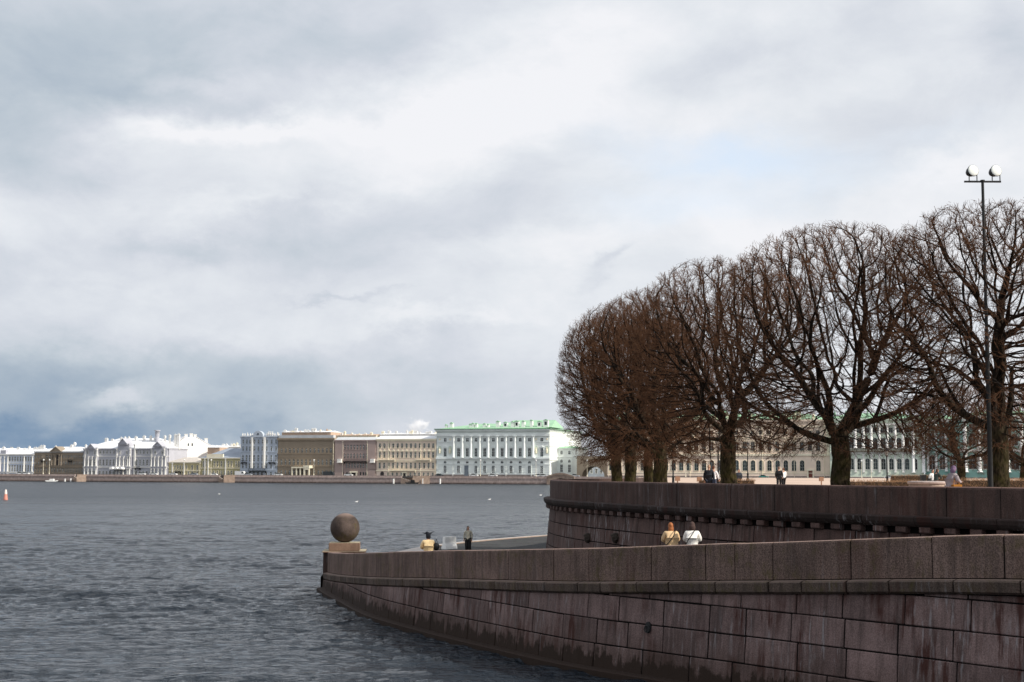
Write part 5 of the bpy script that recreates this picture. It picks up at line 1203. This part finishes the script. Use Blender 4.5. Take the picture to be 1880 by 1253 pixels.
def park_lamp(px, Y, ytop, label, slim=False):
    P = at(px, 885, Y); zt = at(px, ytop, Y).z; h = zt - gz(Y); r = empty('street_lamp', (P.x, Y, gz(Y)), 0, label, 'street lamp', 'dark street lamps on the terrace')
    m = MB(); m.lathe([(.24, 0), (.24, .12), (.15, .2), (.17, .45), (.10, .6), (.09, .95), (.12, 1.0), (.06, 1.1), (.045, h - .75), (.07, h - .72), (.05, h - .66)], n=10); m.obj('pole', M_darkmetal, r)
    m = MB()
    for i in range(6):
        a = math.pi * 2 * i / 6; m.tube((.10 * math.cos(a), .10 * math.sin(a), 0), (.2 * math.cos(a), .2 * math.sin(a), .45), .012, n=4)
    m.lathe([(.24, .45), (.17, .56), (.04, .63), (.02, .72)], n=6, sm=False); m.lathe([(.02, -.02), (.1, 0)], n=6); m.obj('lantern_frame', M_darkmetal, r, (0, 0, h - .68))
    m = MB(); m.lathe([(.09, 0), (.185, .44)], n=6, sm=False); m.obj('lantern_glass', mat('lantern_glass', (.55, .55, .52), .2), r, (0, 0, h - .68))
park_lamp(1373, 140, 812, 'dark lantern post standing clear between the mossy trunk and the black-and-white couple')
park_lamp(1629, 118, 823, 'dark lantern post in front of the green palace wing')
park_lamp(1236, 112, 826, 'dark lantern post between the twin trunks and the couple in dark jackets')
park_lamp(1319, 88, 800, 'dark slim lamp post right beside the mossy trunk of the middle tree')
# sign post & planters, fountain base
def info_post(px, Y, ytop, label):
    P = at(px, 885, Y); zt = at(px, ytop, Y).z; h = zt - gz(Y); r = empty('marker_post', (P.x, Y, gz(Y)), R(12), label, 'post', 'brown posts on the sandy square'); m = MB(); m.box(-.05, .05, -.04, .04, 0, h - .35); m.obj('post', mat('rust_post', (.25, .14, .09), .8), r)
    m = MB(); m.box(-.22, .22, -.06, .06, h - .4, h); m.obj('head_plate', mat('rust_post', (.25, .14, .09), .8), r)
info_post(1508, 135, 876, 'small brown post with broad head left of the big tree trunk'); info_post(1244, 125, 875, 'small brown post with broad head beside the left lantern'); info_post(1284, 128, 876, 'small brown post with broad head left of the dark-jacket couple')
P = at(1702, 888, 84); fb = empty('fountain_basin', (P.x, 84, gz(84)), 0, 'low round pink stone basin beside the walking woman', 'basin')
m = MB(); hb = at(1702, 880.5, 84).z - gz(84); m.lathe([(1.05, 0), (1.05, hb - .3), (.98, hb - .28)], n=28); m.obj('basin_wall', M_pink, fb)
m = MB(); m.lathe([(1.0, hb - .3), (1.12, hb - .25), (1.12, hb - .12), (.9, hb - .1), (.85, hb - .2), (0.01, hb - .21)], n=28); m.obj('rim', M_far, fb)
P = at(1695, 884, 95); pl = empty('planter', (P.x, 95, gz(95)), 0, 'dark square planter tub above the pink basin', 'planter'); zt = at(1695, 872.5, 95).z - gz(95)
m = MB(); m.prism([(-.14, zt - .36), (.14, zt - .36), (.18, zt), (-.18, zt)], -.17, .17); m.obj('tub', M_darkmetal, pl); m = MB(); m.tube((0, 0, 0), (0, 0, zt - .36), .07, n=8); m.obj('stand', M_darkmetal, pl)

# ---------------------------------------------------------------- people
def skin_obj(name, verts, edges, radii, mt, parent, sub=1, flat=None):
    me = bpy.data.meshes.new(name); me.from_pydata(verts, edges, []); ob = bpy.data.objects.new(name, me); COL.objects.link(ob)
    md = ob.modifiers.new('skin', 'SKIN'); md.use_smooth_shade = True; md.branch_smoothing = .5
    lay = me.skin_vertices[0].data
    for i, r_ in enumerate(radii): lay[i].radius = r_ if isinstance(r_, tuple) else (r_, r_)
    lay[0].use_root = True
    s2 = ob.modifiers.new('sub', 'SUBSURF'); s2.levels = sub; s2.render_levels = sub
    dg = bpy.context.evaluated_depsgraph_get(); dg.update(); m2 = bpy.data.meshes.new_from_object(ob.evaluated_get(dg)); m2.name = name
    bpy.data.objects.remove(ob); bpy.data.meshes.remove(me)
    m2.materials.clear(); m2.materials.append(mt); o = link(name, m2, parent); return o
def person(loc, face, label, coat, trousers, hair, hairlen='short', height=1.70, pose='stand', group=None, hat=None, bag=None, coat_len=.80, puffy=1.0, head_yaw=0, shoes=(.02, .02, .02), bag_label=None, leg_w=1.15):
    """local +y is where the person faces"""
    r = empty('person', loc, face, label, 'person', group); s = height / 1.70; r.scale = (s, s, s)
    sit = pose == 'sit'; lean = {'stand': 0.0, 'walk': .03, 'sit': .10, 'lean': .16, 'stoop': .12}[pose]
    hz = .50 if sit else .90
    J = {'pel': (0, 0, hz + .05), 'wai': (0, lean * .3, hz + .22), 'che': (0, lean * .8, hz + .42), 'nec': (0, lean * 1.1, hz + .57), 'hb': (0, lean * 1.2 + .01, hz + .64), 'ht': (0, lean * 1.3 + .02, hz + .74)}
    arms = {}; legs = {}
    for sg in (-1, 1):
        sh = (sg * .19, lean * .95, hz + .50)
        if pose in ('lean', 'stoop', 'sit'): el_ = (sg * .27, lean + .06, hz + .24); wr = (sg * .12, lean + .28, hz + .20); hd = (sg * .08, lean + .34, hz + .21)
        elif pose == 'walk': el_ = (sg * .25, lean - .02 + .10 * sg, hz + .24); wr = (sg * .24, lean + .12 + .12 * sg, hz + .05); hd = (sg * .23, lean + .17 + .12 * sg, hz - .02)
        else: el_ = (sg * .26, lean - .02, hz + .22); wr = (sg * .26, lean + .06, hz - .02); hd = (sg * .255, lean + .08, hz - .10)
        arms[sg] = (sh, el_, wr, hd)
        if sit: legs[sg] = ((sg * .10, 0, hz), (sg * .12, .44, hz + .02), (sg * .12, .42, .10), (sg * .12, .58, .05))
        else:
            st = .16 * sg if pose == 'walk' else 0; legs[sg] = ((sg * .10, 0, hz - .02), (sg * .10, .03 + st * .6, .48), (sg * .10, -.02 + st, .09), (sg * .11, .14 + st, .045))
    V = [J['pel'], J['wai'], J['che'], J['nec'], J['hb'], J['ht']]; E = [(0, 1), (1, 2), (2, 3), (3, 4), (4, 5)]; Rr = [(.15, .11), (.13, .10), (.16, .11), (.055, .055), (.078, .088), (.072, .085)]
    def addch(st, pts_, rs):
        c = st
        for p, q_ in zip(pts_, rs): V.append(p); Rr.append(q_); E.append((c, len(V) - 1)); c = len(V) - 1
        return c
    for sg in (-1, 1):
        h_ = addch(2, arms[sg], [.055, .042, .028, .030])
        hd = Vector(arms[sg][3]); dv = (hd - Vector(arms[sg][2])).normalized(); side = dv.cross(Vector((0, 1, .01) if abs(dv.z) > .6 else (0, 0, 1))).normalized()
        for k, (of, ln) in enumerate(((-.03, .065), (-.01, .078), (.01, .073), (.03, .058))):
            b0 = hd + side * of + dv * .02; addch(h_, [tuple(b0 + dv * ln * .5), tuple(b0 + dv * ln + Vector((0, .01, 0)))], [.009, .008])
        addch(h_, [tuple(hd + side * .045 * sg - dv * .01), tuple(hd + side * .06 * sg + dv * .02)], [.010, .009])
        addch(0, legs[sg], [.085, .06, .042, .045])
    skin_obj('body', V, E, Rr, M_skin, r, 1)
    # face
    hx, hy, hzz = J['ht'][0], J['ht'][1], (J['ht'][2] + J['hb'][2]) / 2 + .02
    f = empty('tmp', (0, 0, 0), 0, None, None) if False else None
    m = MB(); m.ell((0, 0, 0), .078, .095, .115, 14, 10, 0); m.add([(-.016, .09, -.025), (.016, .09, -.025), (0, .125, -.02), (0, .09, .03)], [(0, 1, 2), (1, 3, 2), (3, 0, 2)], 0)
    for sg in (-1, 1): m.ell((sg * .032, .084, .012), .013, .009, .009, 6, 4, 1); m.ell((sg * .079, 0, -.005), .012, .022, .032, 6, 4, 0)
    m.ell((0, .086, -.055), .026, .009, .009, 8, 4, 2); hd_ = m.obj('head', [M_skin, M_darkmetal, mat('lips', (.35, .13, .11), .5)], r, (hx, hy, hzz), (0, 0, head_yaw))
    hm = mat('hair_%d%d%d' % tuple(int(c * 100) for c in hair), hair, .6, .3, 20)
    m = MB()
    if hat is None:
        m.ell((0, -.018, .022), .088, .10, .112, 14, 10)
        if hairlen == 'long':
            m.ell((0, -.06, -.10), .095, .06, .17, 12, 8); m.ell((0, -.07, -.2), .09, .05, .12, 12, 8)
        m.obj('hair', hm, hd_)
    else:
        m.ell((0, -.012, .02), .096, .112, .122, 14, 10); hc, kind = hat
        if kind == 'hood': m.ell((0, -.05, -.06), .115, .10, .14, 12, 8)
        if kind == 'hat':
            for a_ in (-1, 1): m.tube((a_ * .06, -.02, .08), (a_ * .24, .02, .15 + .03 * a_), .035, .008, 6)
            m.ell((-.05, 0, .12), .07, .06, .05, 8, 6); m.ell((0, -.06, -.03), .1, .07, .12, 10, 6)
        m.obj('hood' if kind == 'hood' else 'hat', mat('hat_%d%d' % (int(hc[0] * 100), int(hc[2] * 100)), hc, .85, .2, 15), hd_)
    # coat
    cm_ = mat('cloth_%d%d%d' % tuple(int(c * 100) for c in coat), coat, .85, .12, 6, .5, 16); pf = puffy
    V = [(0, 0, hz + .10), (0, lean * .3, hz + .25), (0, lean * .75, hz + .43), (0, lean * 1.05, hz + .545)]; E = [(0, 1), (1, 2), (2, 3)]; Rr = [(.185 * pf, .145 * pf), (.175 * pf, .14 * pf), (.195 * pf, .145 * pf), (.085, .08)]
    if not sit: 
        V.append((0, 0, hz + .10 - (coat_len - .6))); E.append((0, 4)); Rr.append((.20 * pf, .155 * pf))
    for sg in (-1, 1):
        c = 2
        for p, q_ in zip(arms[sg][:3], (.08 * pf, .068 * pf, .05)): V.append(p); Rr.append(q_); E.append((c, len(V) - 1)); c = len(V) - 1
    skin_obj('coat', V, E, Rr, cm_, r, 1)
    tm_ = mat('cloth_%d%d%d' % tuple(int(c * 100) for c in trousers), trousers, .85, .12, 6, .4, 12)
    V = [(0, 0, hz + .06)]; E = []; Rr = [(.155, .125)]
    for sg in (-1, 1):
        c = 0
        for p, q_ in zip(legs[sg][:3], (.10 * leg_w, .082 * leg_w, .068 * leg_w)): V.append(p); Rr.append(q_); E.append((c, len(V) - 1)); c = len(V) - 1
    skin_obj('trousers', V, E, Rr, tm_, r, 1)
    sm_ = mat('shoe_leather', shoes, .6)
    for sg in (-1, 1):
        a_, t_ = legs[sg][2], legs[sg][3]; m = MB(); m.ell(((a_[0] + t_[0]) / 2, (a_[1] + t_[1]) / 2, .05 if not sit else .06), .05, .135, .052, 10, 6); m.box(a_[0] - .042, a_[0] + .042, a_[1] - .05, a_[1] + .18, -.0, .025); m.obj('shoe', sm_, r)
    if bag:
        kind, bc, bp = bag; bmx = mat('bag_%d%d%d' % tuple(int(c * 100) for c in bc), bc, .55, .1, 8)
        if kind == 'strap':
            # strap over the shoulder, across the back
            m = MB(); pts_ = [(.10, .08, hz + .56), (.09, -.09, hz + .55), (.0, -.19 * pf, hz + .40), (-.13, -.17 * pf, hz + .22), (-.21, -.03, hz + .08)]
            if bp < 0: pts_ = [(-a, b_, c) for a, b_, c in pts_]
            for u, v_ in zip(pts_[:-1], pts_[1:]): m.tube(u, v_, .016, n=6)
            e_ = pts_[-1]; m.ell((e_[0], e_[1] + .06, e_[2] - .06), .06, .12, .10, 10, 6); m.obj('shoulder_bag', bmx, r)
        else:
            w_, d_, h_ = bp[3:]; m = MB(); x, y_, z = bp[:3]; m.prism([(y_ - w_ / 2, z - h_ / 2), (y_ + w_ / 2, z - h_ / 2), (y_ + w_ / 2.3, z + h_ / 2), (y_ - w_ / 2.3, z + h_ / 2)], x - d_ / 2, x + d_ / 2)
            vs_ = [(v[1], v[0], v[2]) for v in m.v]; m.v = vs_; m.f = [tuple(reversed(f_)) for f_ in m.f]
            m.tube((x, y_ - w_ / 3, z + h_ / 2), (x * .75, y_ - .02, z + h_ / 2 + .28), .012, n=5); m.tube((x, y_ + w_ / 3, z + h_ / 2), (x * .75, y_ - .02, z + h_ / 2 + .28), .012, n=5); m.obj('handbag', bmx, r)
    for o in [c for c in r.children if c.name.split('.')[0] in ('shoulder_bag', 'handbag')]:
        bpy.context.view_layer.update(); o.parent = None; o.matrix_world = Matrix.Translation(loc) @ Matrix.Rotation(face, 4, 'Z') @ Matrix.Scale(s, 4)
        tag(o, bag_label, 'bag')
    return r
def rampz(px, Y):
    # height of the ramp surface near the lower wall at this distance
    i = np.argmin(np.abs(LW.p[:, 1] - Y)); return LW.p[i, 2] - PH
def place(px, Y, z): P = at(px, 900, Y); return (P.x, Y, z)
# two women on the ramp, backs to us
person(place(1233, 47.0, rampz(0, 44.2)), R(8), 'woman in a tan puffer jacket, auburn hair, seen from behind over the lower wall', (.60, .42, .24), (.03, .03, .035), (.30, .10, .03), 'long', 1.66, 'stoop', 'pair of women on the ramp', bag=('strap', (.01, .01, .01), 1), puffy=1.22, bag_label='thin black strap bag across the back of the tan puffer jacket')
person(place(1269.5, 46.6, rampz(0, 43.8)), R(-12), 'woman in a white jacket with dark hood and black strap, right of the tan jacket', (.80, .77, .72), (.03, .03, .03), (.05, .03, .02), 'short', 1.66, 'stoop', 'pair of women on the ramp', hat=((.06, .035, .03), 'hood'), bag=('strap', (.01, .01, .01), 1), puffy=1.12, bag_label='thin black strap bag across the back of the white jacket')
# person in yellow on the ramp, back to us
def surf(X, Y):
    best = min(((math.hypot(A[i][0] + (B[i][0] - A[i][0]) * g / 20 - X, A[i][1] + (B[i][1] - A[i][1]) * g / 20 - Y), A[i][2]) for i in range(len(A)) for g in range(21)), key=lambda t: t[0]); return max(best[1], .935)
X0 = at(787, 1000, 60.5).x
person((X0, 60.5, surf(X0, 60.5)), R(10), 'person in a bright yellow jacket and dark horned hat standing behind the parapet', (.90, .66, .36), (.02, .02, .02), (.02, .02, .02), 'short', 1.80, 'stoop', None, hat=((.012, .014, .02), 'hat'), puffy=1.12)
m = MB(); m.ell((0, 0, -.02), .14, .12, .17, 12, 8); m.tube((-.06, 0, .12), (0, 0, .3), .012, n=5); m.tube((.06, 0, .12), (0, 0, .3), .012, n=5); P = at(801, 1003, 60.6)
tag(m.obj('small_bag', M_darkmetal, None, (P.x, 60.6, P.z)), 'small black bag held at the right side of the yellow jacket', 'bag')
# woman facing us on the platform
person(place(860, 95.0, .935), R(168), 'dark-haired woman in a khaki jacket and black trousers standing on the low spit', (.42, .39, .31), (.012, .012, .014), (.03, .02, .015), 'long', 1.72, 'stand', None, bag=('strap', (.02, .02, .02), 1), puffy=1.0, head_yaw=R(30), coat_len=.72, leg_w=1.5, bag_label='small dark shoulder bag of the woman in khaki on the spit')
# upper terrace
person(place(1302, 82, gz(82)), R(-20), 'bald man in a black jacket beside the middle tree', (.015, .018, .025), (.015, .02, .035), (.40, .26, .18), 'short', 1.80, 'stand', 'strolling couple by the middle tree', coat_len=.85, puffy=1.1, bag=('bag', (.02, .03, .06), (.3, -.02, .75, .3, .16, .4)), bag_label='dark blue bag carried by the bald man in black')
person(place(1309.5, 86, gz(86)), R(-30), 'person in a white shirt right behind the bald man', (.75, .75, .78), (.03, .04, .07), (.12, .05, .03), 'short', 1.76, 'walk', 'strolling couple by the middle tree')
person(place(1357, 118, gz(118) + .0), R(150), 'person with dark hair and pale blue scarf behind the short hedge', (.05, .055, .07), (.05, .05, .05), (.012, .012, .012), 'long', 1.62, 'stand', None, puffy=1.15)
person(place(1430.5, 118, gz(118)), R(-15), 'man in black jacket and trousers walking left of his white-jacket companion', (.012, .012, .016), (.015, .015, .018), (.16, .09, .06), 'short', 1.84, 'walk', 'black-and-white couple strolling on the sand', puffy=1.15, coat_len=.85)
person(place(1439, 119, gz(119)), R(10), 'person in a white jacket and black trousers walking right of the man in black', (.82, .82, .82), (.015, .015, .018), (.14, .06, .03), 'short', 1.74, 'walk', 'black-and-white couple strolling on the sand', puffy=1.0)
person(place(1745, 54.5, gz(54.5)), R(-72), 'elderly woman in a grey coat and lilac headscarf carrying an orange handbag', (.42, .37, .40), (.35, .32, .35), (.1, .1, .1), 'short', 1.66, 'stoop', None, hat=((.22, .15, .26), 'hood'), bag=('bag', (.42, .17, .02), (.26, .10, .83, .42, .18, .36)), puffy=1.2, coat_len=1.15, bag_label='orange leather handbag on the arm of the grey-coated woman')
person(place(1713, 92, gz(92)), R(200), 'person in a white coat with a black bag behind the basin', (.80, .80, .78), (.7, .7, .68), (.03, .02, .02), 'short', 1.62, 'stand', 'two people behind the round basin', bag=('bag', (.015, .015, .015), (.28, 0, .95, .34, .16, .34)), coat_len=1.1, bag_label='round black bag of the person in the white coat')
person(place(1718.5, 90, gz(90)), R(-60), 'dark-haired woman in a dark green jacket holding a phone behind the basin', (.03, .045, .04), (.12, .07, .05), (.06, .03, .02), 'long', 1.66, 'stoop', 'two people behind the round basin')

# ---------------------------------------------------------------- buoy and gulls
P = at(10, 922, 300); by = empty('buoy', (P.x, 300, 0), 0, 'red and white conical river buoy at the left edge', 'buoy')
m = MB(); m.lathe([(.4, -.3), (.48, 0), (.42, .35), (.3, 1.2)], n=14); m.obj('float', mat('buoy_red', (.62, .26, .20), .6), by); m = MB(); m.lathe([(.3, 1.2), (.2, 2.0), (.08, 2.15), (.01, 2.2)], n=14); m.obj('cone_top', mat('buoy_white', (.75, .66, .6), .5), by)
gm = MB(); gm.ell((0, 0, .10), .22, .10, .09, 10, 6, 0); gm.ell((.2, 0, .22), .06, .05, .055, 8, 6, 0); gm.tube((.24, 0, .215), (.31, 0, .2), .014, .004, 5, m=1); gm.ell((-.22, 0, .13), .12, .05, .03, 6, 4, 2)
gme = gm.mesh('gull', [M_white, mat('beak', (.6, .35, .05), .5), mat('gull_wing', (.3, .32, .35), .8)])
gspots = [(402, 909, 'white gull afloat on the left, before the far river steps'), (654, 923.5, 'white gull afloat below the mauve house, nearest of the three in the middle'), (898, 919, 'white gull afloat on the right below the theatre'), (992, 911, 'white gull afloat just left of the terrace wall')]
for px, py, lb in gspots:
    d = ray(px, py); s_ = -CAM_Z / d.z; o = link('gull', gme, None, (d.x * s_, d.y * s_, 0.02), (0, 0, R(px % 40 - 20))); o.scale = (2.0, 2.0, 2.0) if False else (1.5, 1.5, 1.5); tag(o, lb, 'gull', 'gulls floating on the river')
